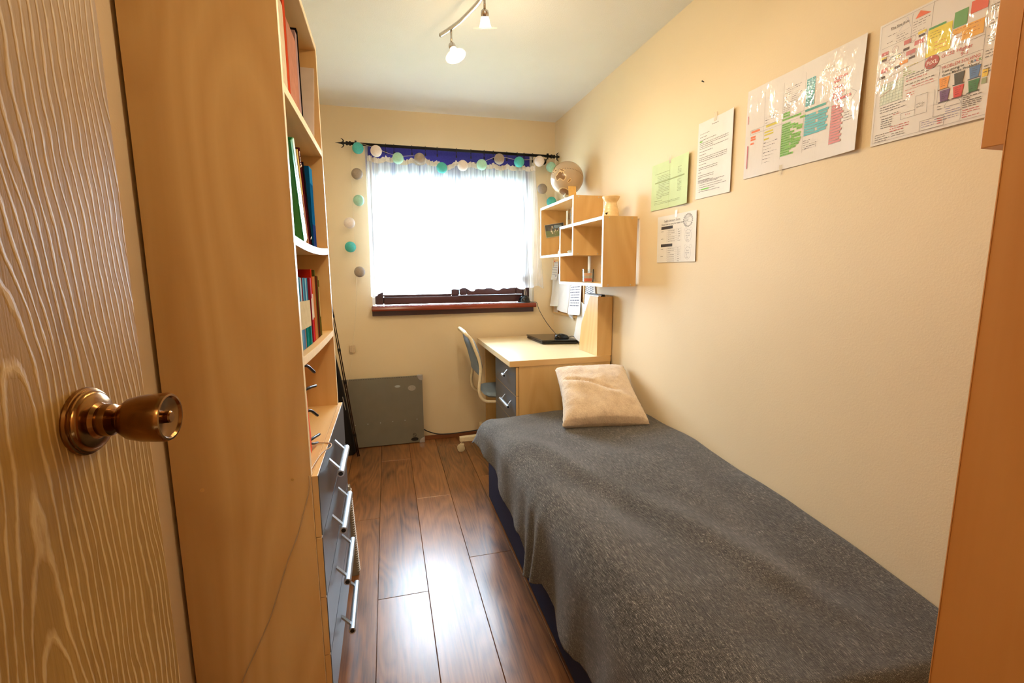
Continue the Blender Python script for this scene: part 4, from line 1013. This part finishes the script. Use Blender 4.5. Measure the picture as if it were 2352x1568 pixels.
# laminated maths poster
s = Sheet('maths_poster', 1.034, 1.882, .42, .297, lambda u, v: .002+.004*math.sin(u*5)*math.sin(v*3)+.004*u, WH, M_lam, 'laminated maths problem solving poster with coloured cups, partly behind the wardrobe', 'poster', .012, tape=False)
LN = (112, 104, 100)
s.text('The Sine Rule', .028, .022, .008, INK, True); s.line(.03, .023, .062, .023, INK)
s.line(.05, .035, .068, .010, (120, 120, 190), .0004); s.line(.068, .010, .078, .036, (120, 120, 190), .0004); s.line(.044, .040, .076, .036, (170, 160, 160), .0004)
s.para(.022, .034, .024, 1, .01, INK, 1, .0012); s.para(.022, .050, .018, 1, .01, INK, 2, .0014)
for k in range(3): s.para(.045, .043+k*.006, .03, 1, .01, (110, 100, 104), k, .0012)
s.line(.080, .008, .081, .062, LN); s.line(.010, .060, .118, .060, LN); s.line(.126, .004, .126, .06, LN)
s.poly([(.087, .024), (.097, .009), (.122, .024)], (226, 92, 44)); s.para(.084, .030, .04, 2, .006, INK, 4, .0014); s.para(.084, .042, .03, 3, .006, (150, 130, 130), 5, .001)
s.quad(.121, .066, .1715, .126, (236, 214, 40)); s.quad(.122, .061, .158, .066, (70, 150, 80))
for k in range(3): s.para(.126, .073+k*.006, .03, 1, .01, (150, 130, 30), 6+k, .0014)
for k in range(3): s.para(.138, .098+k*.008, .026, 1, .01, (220, 130, 60), 9+k, .0016)
s.quad(.174, .052, .200, .086, (90, 160, 80)); s.quad(.174, .088, .233, .101, (238, 172, 54)); s.quad(.193, .101, .233, .119, (238, 172, 54))
for k in range(3): s.para(.178, .091+k*.008, .05, 1, .01, (180, 110, 30), 12+k, .0014)
s.quad(.205, .045, .236, .070, (230, 90, 60))
# circle theorem boxes
def circ(cu, cv, r_, c, t=.0006):
    for i in range(16):
        a, b = 2*math.pi*i/16, 2*math.pi*(i+1)/16; s.line(cu+r_*math.cos(a), cv+r_*math.sin(a), cu+r_*math.cos(b), cv+r_*math.sin(b), c, t)
rr = random.Random(5)
for (u, v, w_, h_, c) in ((.066, .064, .016, .010, (206, 110, 112)), (.092, .076, .022, .010, (206, 110, 112)), (.010, .070, .018, .008, (206, 110, 112)), (.074, .092, .022, .010, (206, 110, 112)), (.012, .110, .018, .010, (206, 110, 112)),
                          (.098, .058, .018, .006, (232, 206, 60)), (.010, .082, .014, .006, (232, 206, 60)), (.050, .092, .012, .006, (232, 206, 60)), (.035, .116, .010, .006, (232, 206, 60)), (.060, .110, .020, .008, (236, 150, 60)),
                          (.100, .066, .014, .005, (70, 40, 36)), (.066, .082, .014, .006, (70, 40, 36)), (.012, .086, .012, .006, (70, 40, 36)), (.082, .108, .014, .005, (70, 40, 36)), (.048, .116, .014, .006, (70, 40, 36)), (.010, .128, .014, .006, (70, 40, 36))):
    s.quad(u, v, u+w_, v+h_, c)
for (u, v) in ((.045, .074), (.086, .068), (.040, .098), (.064, .098), (.092, .100), (.030, .116), (.025, .090)):
    circ(u, v, .008, (140, 100, 100)); s.line(u-.006, v+.004, u+.006, v+.004, (180, 60, 60), .0004); s.line(u-.006, v+.004, u+.002, v-.007, (180, 60, 60), .0004)
s.para(.034, .088, .03, 2, .006, (90, 130, 150), 21, .0018)
s.line(.118, .062, .122, .150, LN); s.line(.010, .138, .122, .128, LN)
s.para(.072, .131, .03, 4, .005, (140, 170, 60), 22, .0016); s.para(.075, .128, .04, 1, .005, (214, 190, 60), 23, .0016)
# logo
s.poly([(.137+.0152*math.cos(a), .1405+.0145*math.sin(a)) for a in [2*math.pi*k/32 for k in range(32)]], (178, 52, 44)); s.text('PiXL', .1255, .1452, .0125, (246, 226, 216), True)
s.text('GCSE Higher', .156, .140, .0112, RED); s.text('9-5', .195, .1515, .0112, RED)
s.line(.122, .128, .237, .124, LN); s.line(.237, .060, .237, .240, LN); s.line(.122, .155, .237, .154, LN)
s.text('PROBLEM SOLVING', .160, .1665, .0098, RED, squash=.86)
s.text('I am going to', .162, .1745, .0080, (24, 22, 24), True); 
for k, (ch, c) in enumerate(zip('CRACK', ((236, 150, 50), (30, 30, 30), (60, 130, 200), (220, 60, 50), (60, 160, 80)))): s.text(ch, .211+k*.0050, .1745, .0080, c, True)
s.text('these Maths Problems!', .162, .1825, .0078, (24, 22, 24), True)
for (u, v, c) in ((.157, .185, (240, 150, 44)), (.1865, .185, (40, 34, 34)), (.215, .183, (70, 120, 180)), (.160, .213, (104, 56, 120)), (.187, .213, (220, 52, 52)), (.2155, .211, (32, 120, 66))):
    s.poly([(u, v), (u+.021, v), (u+.018, v+.024), (u+.003, v+.024)], c); s.quad(u-.001, v+.024, u+.022, v+.026, tuple(int(x*.55) for x in c)); s.para(u+.005, v+.004, .011, 4, .0045, tuple(int(x*.5) for x in c), int(u*999), .0012)
s.quad(.240, .196, .25, .212, (240, 200, 60)); s.quad(.240, .214, .249, .226, (150, 160, 120)); s.line(.156, .156, .156, .238, LN)
# graph
for k in range(8): s.line(.018+k*.0078, .150, .018+k*.0078, .200, (120, 140, 120), .0005)
for k in range(8): s.line(.016, .150+k*.0071, .076, .150+k*.0071, (120, 140, 120), .0005)
s.quad(.017, .150, .075, .200, (222, 228, 210), .0004)
s.line(.018, .178, .046, .166, (190, 80, 70), .0008); s.line(.046, .166, .062, .146, (190, 80, 70), .0008)
s.para(.080, .150, .072, 2, .006, INK, 31, .0018); s.para(.082, .162, .05, 1, .006, RED, 32, .002); s.para(.080, .171, .07, 1, .006, INK, 33, .0018); s.para(.096, .178, .05, 1, .006, RED, 34, .0016); s.para(.080, .184, .07, 1, .01, (220, 130, 120), 35, .001); s.para(.085, .192, .02, 2, .006, RED, 36, .0016)
s.para(.020, .206, .07, 3, .006, INK, 41, .0016); s.rect(.108, .206, .135, .250, LN); s.rect(.075, .236, .108, .250, LN); s.text('x^2+2x', .111, .228, .006, INK); s.text('4(x+3)', .111, .234, .006, INK); s.text('b = y', .086, .243, .0055, RED)
s.para(.022, .228, .05, 1, .01, INK, 42, .0014); s.para(.025, .235, .03, 5, .0055, INK, 43, .002); s.para(.05, .260, .05, 3, .0055, RED, 44, .0018); s.para(.012, .272, .04, 4, .0055, INK, 45, .0016); s.para(.055, .278, .06, 2, .0055, INK, 46, .0016); s.para(.055, .232, .02, 1, .01, RED, 47, .0014)
s.rect(.150, .240, .207, .266, LN); s.rect(.122, .268, .174, .290, LN); s.line(.150, .240, .150, .205, LN); s.line(.207, .235, .207, .288, LN)
for i in range(12):
    a, b = math.pi*i/12, math.pi*(i+1)/12; s.line(.189+.016*math.cos(a), .252-.014*math.sin(a), .189+.016*math.cos(b), .252-.014*math.sin(b), (110, 104, 110), .0006)
s.line(.173, .252, .205, .252, (110, 104, 110)); s.para(.158, .246, .01, 2, .006, INK, 51, .0012); s.para(.176, .256, .03, 3, .005, (150, 150, 190), 52, .0012); s.para(.154, .272, .05, 2, .005, (110, 104, 150), 53, .0012)
s.para(.209, .238, .036, 7, .0042, INK, 54, .002); s.para(.210, .270, .034, 4, .0048, RED, 55, .0014)
s.para(.126, .272, .03, 3, .005, (120, 110, 160), 56, .0012); s.para(.160, .272, .012, 3, .005, RED, 57, .002)
for k in range(5): s.para(.242, .070+k*.03, .16, 3, .006, INK, 60+k, .0016)
s.rect(.006, .006, .414, .291, (150, 140, 136)); s.done()
# nail
tag(MB().tube([(XR, 1.755, 2.008), (XR-.012, 1.752, 2.010)], [.0016, .0026], 8).build('nail', M_black), 'lone black nail high on the right wall', 'nail')

# ------------------------------------------------------------------ bed
bed = thing('divan_bed', (.88, 1.45, 0), 'low single divan bed with a navy base along the right wall', 'bed')
B(.500, 1.258, .62, 2.435, .012, .33).build('base', M_navy, bed, bevel=.012)
B(.490, 1.258, .66, 2.420, .331, .440).build('mattress', plain('white_ticking', (214, 210, 204), .9), bed, bevel=.03, seg=4)
HEM = [(.50, .10), (.9, .235), (1.0, .232), (1.12, .208), (1.23, .205), (1.30, .228), (1.34, .250), (1.44, .20), (1.52, .175), (1.56, .235), (1.60, .272), (1.76, .262), (1.84, .283), (2.06, .306), (2.32, .348), (2.42, .36)]
WALLZ = [(.45, .41), (.60, .425), (.742, .441), (.79, .449), (.906, .463), (1.04, .479), (1.2, .500), (1.41, .514), (1.68, .541), (2.06, .531), (2.45, .50)]
def topz(x, y):
    w_ = lerp(y, WALLZ); e = lerp(y, [(.45, .46), (.9, .505), (1.4, .508), (2.0, .505), (2.25, .492), (2.45, .475)])
    t_ = sstep(.5, 1.26, x); z = e*(1-t_)+w_*t_
    z += .014*math.exp(-((x-.78)/.18)**2-((y-1.15)/.35)**2)*.6 - .012*math.exp(-((x-.95)/.10)**2-((y-1.75)/.25)**2)
    rd = (x-(.60+.42*(1.75-y)))/.07; z += .016*math.exp(-rd*rd)*sstep(.6, .9, y)*sstep(2.2, 1.8, y)
    z += .020*math.exp(-((x-.62)/.10)**2-((y-1.80)/.30)**2)-.022*math.exp(-((x-.74)/.09)**2-((y-1.28)/.20)**2)-.018*math.exp(-((x-1.10)/.10)**2-((y-1.22)/.22)**2)-.014*math.exp(-((x-1.0)/.12)**2-((y-.86)/.10)**2)-.014*math.exp(-((x-.92)/.10)**2-((y-1.80)/.16)**2)
    z += .010*math.sin(x*9+y*3.2)*math.exp(-((y-1.35)/.6)**2)+.006*noise.noise((x*7, y*4, 0))+.004*noise.noise((x*3+y*5, y*2-x*6, 3))
    return z
YN, YFr = .515, 2.432
def edge_x(y):  # left top edge of the throw
    return .462-.018*sstep(2.1, 2.42, y)+.006*noise.noise((0, y*5, 1))
def blanket(u, v):
    y = YN+(YFr-YN)*v
    # profile by arc length: top from wall, round corner, then drop to hem
    xe = edge_x(y); hem = lerp(y, HEM)+.004*noise.noise((y*40, 0, 0)); zt_ = topz(xe+.05, y); R_ = .075+.02*sstep(1.6, 1.0, y)
    Ltop = (1.262-(xe+R_)); La = R_*math.pi/2; Ld = max(.02, zt_-R_-hem); L = u*(Ltop+La+Ld)
    fold = 0
    if L < Ltop:
        x = 1.262-L; z = topz(x, y); d_ = 0
    elif L < Ltop+La:
        a = (L-Ltop)/R_; x = xe+R_-R_*math.sin(a); z = zt_-R_+R_*math.cos(a)+(topz(xe+R_, y)-zt_)*(1-a/(math.pi/2)); d_ = (a/(math.pi/2))**2*.25
    else:
        h = (L-Ltop-La)/Ld; z = (zt_-R_)*(1-h)+hem*h; x = xe; d_ = .25+.75*h
    # drape folds
    if d_ > 0:
        f = .030*d_*math.exp(-((y-(1.50-.02*d_))/.045)**2)+.018*d_*math.exp(-((y-1.39)/.03)**2)-.012*d_*math.exp(-((y-1.445)/.03)**2)
        f += .008*d_*math.sin(y*23+1)+.010*d_*noise.noise((y*9, z*4, 5))
        f += .020*d_*sstep(2.2, 2.42, y)-.014*d_*sstep(1.9, 2.1, y)*sstep(2.3, 2.15, y)
        x -= f+.010*d_
        if L >= Ltop+La: x = min(x, .474)
    # foot end falls away
    k = sstep(.655, .515, y); z -= k*k*.34*(1 if d_ == 0 else .4); 
    k2 = sstep(2.38, 2.432, y); z -= k2*k2*(.05 if d_ == 0 else .02)
    return (x, y-.010*k, max(z, .02))
mb = MB(); mb.grid(blanket, 190, 300)
throw = mb.build('throw_blanket', M_blanket, smooth=True, solid=.005)
tag(throw, 'charcoal grey woven throw spread over the whole bed', 'blanket')

# pillow leaning against the desk
cu_ = thing('cushion', (1.08, 2.16, .53), 'fluffy beige cushion leaning against the desk end on the bed', 'cushion')
c00, c10, c11, c01 = Vector((.775, 2.015, .535)), Vector((1.185, 1.925, .538)), Vector((1.248, 2.32, .735)), Vector((.862, 2.36, .735))
def cush(u, v, s_):
    p = c00*(1-u)*(1-v)+c10*u*(1-v)+c11*u*v+c01*(1-u)*v
    n_ = (c10-c00).cross(c01-c00).normalized()
    # pinched sides
    e = (4*u*(1-u))**.5*(4*v*(1-v))**.5
    cc = (c00+c10+c11+c01)/4
    pin = .09*(1-min(1, 4*u*(1-u)))*(4*v*(1-v))+.07*(1-min(1, 4*v*(1-v)))*(4*u*(1-u)); p = p.lerp(cc, pin)
    h = .082*e**.55
    if s_ > 0:
        # long diagonal crease
        d_ = (v-(.70-.42*u)); h -= .020*e*math.exp(-(d_/.022)**2)*sstep(0, .1, u)*sstep(.80, .6, u); h += .012*e*noise.noise((u*4, v*4, 0))
        h += .010*e*math.exp(-((v-(.62-.42*u))/.08)**2)
    return p+n_*h*s_+Vector((.002*noise.noise(p*60), .002*noise.noise(p*60+Vector((9, 0, 0))), .002*noise.noise(p*70)))
mb = MB(); mb.grid(lambda u, v: cush(u, v, 1), 70, 56).grid(lambda u, v: cush(u, v, -1), 70, 56, flip=True)
cover = mb.build('cover', M_fur, cu_, smooth=True)

# ------------------------------------------------------------------ chair
ch = thing('swivel_chair', (.762, 3.187, 0), 'white tubular swivel chair with grey-blue seat tucked under the desk', 'chair')
tp = [(.470, .872), (.486, .858), (.504, .831), (.536, .748), (.552, .70), (.560, .648), (.558, .60), (.553, .56), (.548, .52), (.549, .494), (.556, .465), (.571, .443), (.590, .430), (.611, .425), (.68, .421), (.80, .421)]
yn, yf = 3.035, 3.335
KS = 3.035/2.92; tp = [(x*KS, 1.265+(z-1.265)*KS) for x, z in tp]
path = [(x, yn, z) for x, z in tp[::-1]]+[(.484, yn+.03, .869), (.482, (yn+yf)/2, .873), (.484, yf-.03, .869)]+[(x, yf, z) for x, z in tp]
M_chair = plain('white_tube_enamel', (240, 224, 188), .3)
MB().tube(arc(path, 4), .0105, 14).build('frame_tube', M_chair, ch, smooth=True)
M_up = plain('grey_blue_fabric', (124, 138, 150), .85, 0, 250, .12, .2)
def backf(u, v, s_):
    y = yn+.018+(yf-yn-.036)*u; zz = .60+.245*v; x = KS*lerp(zz, [(.58, .560), (.65, .564), (.75, .540), (.83, .510), (.86, .490)]); z = 1.265+(zz-1.265)*KS
    e = (max(0, 1-abs(2*u-1)**3))**.5*(max(0, 1-abs(2*v-1)**4))**.5
    return (x+s_*.022*e-(.012 if s_ < 0 else -.004), y, z)
mb = MB(); mb.grid(lambda u, v: backf(u, v, 1), 16, 16).grid(lambda u, v: backf(u, v, -1), 16, 16, flip=True); mb.build('backrest', M_up, ch, smooth=True)
def seatf(u, v, s_):
    x = .588+.36*u; y = yn-.02+(yf-yn+.04)*v; cx_, cy_ = .792, (yn+yf)/2
    du, dv = 2*u-1, 2*v-1; k = max(abs(du), abs(dv)); rr_ = math.hypot(du, dv) or 1; f_ = k/rr_ if rr_ else 1
    f_ = .35*f_+.65*1 if k < .999 else .35*f_+.65*(k/rr_ if rr_ > 1 else 1)
    x = cx_+du*.18*(1 if abs(dv) < .7 else 1-.35*(abs(dv)-.7)); y = cy_+dv*.175*(1 if abs(du) < .7 else 1-.5*(abs(du)-.7))
    e = (max(0, 1-k**5))**.5
    return (x, y, .432+(.026 if s_ > 0 else -.02)*e)
mb = MB(); mb.grid(lambda u, v: seatf(u, v, 1), 20, 20).grid(lambda u, v: seatf(u, v, -1), 20, 20, flip=True); mb.build('seat', M_up, ch, smooth=True)
MB().lathe([(.07, 0), (.07, .006), (.026, .012), (.026, .17), (.018, .17), (.018, .295), (.05, .300), (.05, .305)], (.762, 3.19, .098), n=24).build('column', M_chair, ch, smooth='auto')
for k in range(5):
    a = math.radians(180+72*k); d_ = Vector((math.cos(a), math.sin(a), 0)); pr = Vector((-d_.y, d_.x, 0)); c = Vector((.762, 3.187, 0))
    mb = MB()
    vs = []
    for r_, w_, z0_, z1_ in ((.03, .024, .072, .115), (.312, .018, .076, .108)):
        for sg in (-1, 1):
            for zz in (z0_, z1_): p = c+d_*r_+pr*w_*sg; vs.append((p.x, p.y, zz))
    mb.add(vs, [(0, 1, 3, 2), (4, 6, 7, 5), (0, 4, 5, 1), (2, 3, 7, 6), (0, 2, 6, 4), (1, 5, 7, 3)])
    lg = mb.build('leg', M_chair, ch, bevel=.004)
    e = c+d_*.296; 
    mb = MB(); mb.tube([(e.x, e.y, .076), (e.x, e.y, .05)], .007, 8)
    mb.box(e.x-.012, e.x+.016, e.y-.010, e.y+.010, .040, .060); mb.build('caster_fork', M_chair, lg, bevel=.003)
    mb = MB()
    for sg in (-1, 1): mb.lathe([(.020, 0), (.0265, .002), (.0265, .010), (.020, .012), (.006, .013), (0, .013)], (e.x-.006, e.y+sg*.003, .0267), (0, sg, 0), 24)
    mb.build('wheel', plain('cream_wheel', (214, 200, 166), .4), lg, smooth='auto')

# ------------------------------------------------------------------ curtain, rod, blind, garland
rod = thing('curtain_rod', (.5, 3.40, 2.09), 'black iron curtain rod with fleur finials above the window', 'curtain rod')
ry = 3.405; rz = lambda x: 2.099-.010*(x+.22)/1.45
MB().tube([(-.185, ry, rz(-.185)), (.52, ry, rz(.52)), (1.205, ry, rz(1.205))], .0095, 16).build('rod', M_iron, rod, smooth=True)
def finial(x, sg):
    z = rz(x); mb = MB()
    mb.lathe([(.014, 0), (.014, .010), (.010, .011), (.010, .018), (.013, .020), (.013, .030), (.006, .034), (.0075, .045), (.010, .052), (.006, .062), (.003, .080), (.0005, .098)], (x, ry, z), (sg, 0, 0), 16)
    for s_ in (-1, 1):
        mb.tube(arc([(x+sg*.052, ry, z+s_*.003), (x+sg*.046, ry, z+s_*.014), (x+sg*.052, ry, z+s_*.024), (x+sg*.062, ry, z+s_*.030)], 4), [.005, .005, .0045, .0045, .004, .004, .0035, .003, .0028, .0024, .002, .0015, .0005], 8)
    mb.build('finial', M_iron, rod, smooth='auto')
finial(-.185, -1); finial(1.20, 1)
for x in (-.155, 1.175):
    mb = MB(); mb.tube([(x, ry, rz(x)+.004), (x, ry, rz(x)-.018), (x, 3.498, rz(x)-.018)], .006, 10); mb.lathe([(.022, 0), (.022, .004), (.008, .007)], (x, 3.4995, rz(x)-.018), (0, -1, 0), 16)
    mb.box(x-.006, x+.006, ry-.008, ry+.008, rz(x)+.006, rz(x)+.018); mb.build('bracket', M_iron, rod, smooth='auto')
ct = thing('sheer_curtain', (.5, 3.40, 1.12), 'sheer white net curtain hanging from rings over the window', 'curtain')
RX = [.035, .088, .206, .296, .376, .508, .610, .704, .770, .868, .945, .995, 1.06]
def toph(x):  # scalloped heading
    xs = [-.075]+RX+[1.08]; k = 0
    for i in range(len(xs)-1):
        if xs[i] <= x <= xs[i+1]:
            t_ = (x-xs[i])/(xs[i+1]-xs[i]); sag = .16*(xs[i+1]-xs[i]); return 2.026-.014*x-sag*4*t_*(1-t_)-.02*math.exp(-((x-.42)/.05)**2)
    return 2.02
def curt(u, v):
    x0 = -.090+1.165*u; x = x0-.022*v*(1-sstep(0, .25, u))+.072*v*sstep(.45, 1.0, u)
    zt_ = toph(x0); zb_ = lerp(u, [(0, 1.112), (.05, 1.116), (.09, 1.136), (1, 1.148)])-.020*(1-abs(((u*7+.35) % 1)-.5)*2)**2-.006*math.sin(u*90)
    z = zt_+(zb_-zt_)*v
    ph_ = 135*u+5*math.sin(u*17)+2*math.sin(u*41); am = (.55+.45*noise.noise((u*14, 0, 0)))*(1-.35*v)
    x += .0085*math.sin(2*ph_+.6)*am; y = 3.402+.014*math.sin(ph_)*am+.006*noise.noise((u*30, v*3, 2))+.010*v
    if v < .035: y += .004*math.sin(ph_*2.3)
    return (x, y, z)
MB().grid(curt, 900, 26).build('net', M_sheer, ct, smooth=True)
def head(u, v):
    p = curt(u, v*.038); return (p[0], p[1]-.004-.003*math.sin(u*420)*math.sin(v*3.1), p[2]+.006+.004*math.sin(u*310)*(1-v))
MB().grid(head, 520, 5).build('gathered_heading', plain('white_voile_heading', (236, 232, 230), .9), ct, smooth=True)
def hemf(u, v):
    p = curt(u, 1-.02*(1-v)); return (p[0], p[1]-.001, p[2])
MB().grid(hemf, 520, 1).build('hem', M_sheer, ct, smooth=True)
for x in RX:
    mb = MB(); z = rz(x); mb.tube([(x, ry+.015*math.cos(a), z-.004+.017*math.sin(a)) for a in [2*math.pi*k/18 for k in range(18)]], .0017, 6, closed=True)
    mb.tube([(x, ry, z-.021), (x, ry, z-.036)], .0016, 6); mb.box(x-.004, x+.004, ry-.003, ry+.003, z-.050, z-.034)
    mb.build('ring_clip', M_iron, ct, smooth='auto')
bl = thing('roller_blind', (.5, 3.47, 1.93), 'violet-blue roller blind half raised behind the net curtain', 'blind')
mb = MB(); mb.grid(lambda u, v: (-.082+1.155*u, 3.520, 2.116-.184*v), 4, 4); mb.build('blind_fabric', M_blind, bl, solid=.001)
MB().tube([(-.082, 3.536, 2.108), (1.072, 3.536, 2.108)], .014, 14).build('roller', M_blind, bl, smooth=True)
B(-.082, 1.072, 3.516, 3.524, 1.926, 1.940).build('bottom_bar', M_blind, bl)
mb = MB()
for k in range(70): mb.sphere((-.0945, 3.490, 2.07-k*.0135), .0026, 6)
mb.tube([(-.0945, 3.490, 2.075), (-.0945, 3.490, 1.12)], .0008, 5); o = mb.build('chain', M_whitep, bl, smooth=True)

gs = thing('ball_light_string', (.5, 3.36, 1.2), 'string of white, grey, mint and turquoise cotton ball lights around the window', 'string lights')
TQ, MI, WH_, GY = plain('turquoise_thread', (84, 190, 184), .85, 0, 180, .1, .4), plain('mint_thread', (176, 226, 204), .85, 0, 180, .08, .4), plain('white_thread', (240, 228, 222), .85, 0, 180, .06, .4), plain('grey_thread', (164, 150, 138), .85, 0, 180, .1, .4)
balls = [(-.174, 1.267, GY, 3.42), (-.225, 1.434, TQ, 3.42), (-.222, 1.592, WH_, 3.42), (-.155, 1.741, MI, 3.42), (-.157, 1.912, GY, 3.42), (-.142, 2.071, TQ, 3.40),
         (-.027, 2.047, WH_, 3.35), (.110, 2.008, MI, 3.345), (.252, 2.013, GY, 3.345), (.398, 1.961, TQ, 3.345), (.541, 1.982, WH_, 3.345), (.674, 1.994, MI, 3.345), (.799, 2.038, GY, 3.345), (.943, 2.025, TQ, 3.345), (1.093, 2.038, WH_, 3.345),
         (1.208, 2.018, MI, 3.42), (1.140, 1.862, GY, 3.42), (1.212, 1.772, TQ, 3.42)]
cabm = plain('clear_cable', (226, 210, 180), .3)
for i, (x, z, m, y) in enumerate(balls):
    MB().sphere((x, y, z), .0365, 20).build('ball', m, gs, smooth=True)
left = [(-.218, 3.45, .80), (-.235, 3.465, .76)]
cp = [(-.325, 3.428, .375), (-.29, 3.43, .52), (-.256, 3.46, .66), (-.252, 3.47, .74), (-.228, 3.47, .90), (-.205, 3.45, 1.10), (-.200, 3.44, 1.25), (-.19, 3.44, 1.40), (-.194, 3.44, 1.56), (-.197, 3.44, 1.70), (-.193, 3.44, 1.82), (-.196, 3.44, 1.93), (-.182, 3.42, 2.05), (-.15, 3.39, 2.098), (-.07, 3.375, 2.082)]
cp += [(x, 3.385, z+.024) for x, z, m, y in balls[6:15]]+[(1.14, 3.385, 2.078), (1.185, 3.40, 2.04), (1.180, 3.44, 1.93), (1.172, 3.44, 1.84), (1.19, 3.44, 1.78)]
MB().tube(arc(cp, 6), .0013, 6).build('cable', cabm, gs, smooth=True)
B(-.272, -.236, 3.478, 3.4995, .700, .752).build('switch_box', plain('clear_plastic_box', (214, 190, 160), .25), gs, bevel=.003)

# ------------------------------------------------------------------ ceiling track light
tl = thing('track_light', (.35, 1.6, 2.2), 'curved chrome ceiling track with lit halogen spots in frosted glass', 'ceiling light')
tz = 2.285
rail = arc([(.276, 2.235, tz), (.300, 2.19, tz), (.338, 2.11, tz), (.368, 2.02, tz), (.392, 1.93, tz), (.400, 1.83, tz), (.392, 1.70, tz), (.365, 1.56, tz), (.335, 1.42, tz), (.315, 1.28, tz), (.312, 1.14, tz), (.335, 1.00, tz), (.37, .90, tz)], 6)
MB().tube(rail, .0085, 14).build('rail', M_chrome, tl, smooth=True)
for (x, y) in ((.396, 1.76), (.312, 1.16)):
    MB().tube([(x, y, tz), (x, y, ZC)], .006, 10).build('ceiling_post', M_chrome, tl, smooth=True)
    MB().lathe([(.032, 0), (.032, .010), (.012, .020)], (x, y, ZC-.0005), (0, 0, -1), 24).build('ceiling_rose', M_chrome, tl, smooth='auto')
lamps = [((.313, 2.165), (.28, -.30, -1)), ((.397, 1.87), (.12, .44, -.95)), ((.350, 1.48), (.25, -.1, -1)), ((.312, 1.12), (-.15, -.25, -1))]
for i, ((x, y), ax) in enumerate(lamps):
    ax = Vector(ax).normalized(); top = Vector((x, y, tz-.008)); j_ = Vector((x, y, 2.222))
    MB().tube([top, j_], .0045, 10).build('drop_arm', M_chrome, tl, smooth=True)
    MB().lathe([(.006, 0), (.013, .004), (.015, .012), (.015, .020), (.011, .026)], j_-ax*.004, ax, 18).build('lamp_holder', M_chrome, tl, smooth='auto')
    b = j_+ax*.020
    MB().lathe([(.012, 0), (.014, .006), (.019, .026), (.0225, .036)], b, ax, 26, caps=False).build('frosted_cone', M_cone, tl, smooth=True, solid=.0015)
    MB().lathe([(.0215, .0335), (.044, .034), (.0445, .0355), (.044, .037), (.0215, .0375)], b, ax, 36, caps=False).build('glass_collar', M_collar, tl, smooth='auto')
    MB().lathe([(.001, .018), (.017, .024), (.0205, .0345), (.0205, .036), (0, .036)], b, ax, 24).build('bulb', M_bulb, tl, smooth='auto')
    ld = bpy.data.lights.new('halogen', 'SPOT'); ld.energy = LAMP_POWER*1.0; ld.color = LAMP_COL; ld.shadow_soft_size = .018; ld.spot_size = math.radians(168); ld.spot_blend = .55
    lo = bpy.data.objects.new('halogen_light', ld); COL.objects.link(lo); lo.location = b+ax*.045-Vector(ORG[tl.name]); lo.parent = tl
    lo.rotation_euler = Vector((0, 0, -1)).rotation_difference(ax).to_euler()
    ld = bpy.data.lights.new('halogen_spill', 'POINT'); ld.energy = LAMP_POWER*.50; ld.color = LAMP_COL; ld.shadow_soft_size = .02
    lo = bpy.data.objects.new('halogen_spill', ld); COL.objects.link(lo); lo.location = b+ax*.045-Vector(ORG[tl.name]); lo.parent = tl
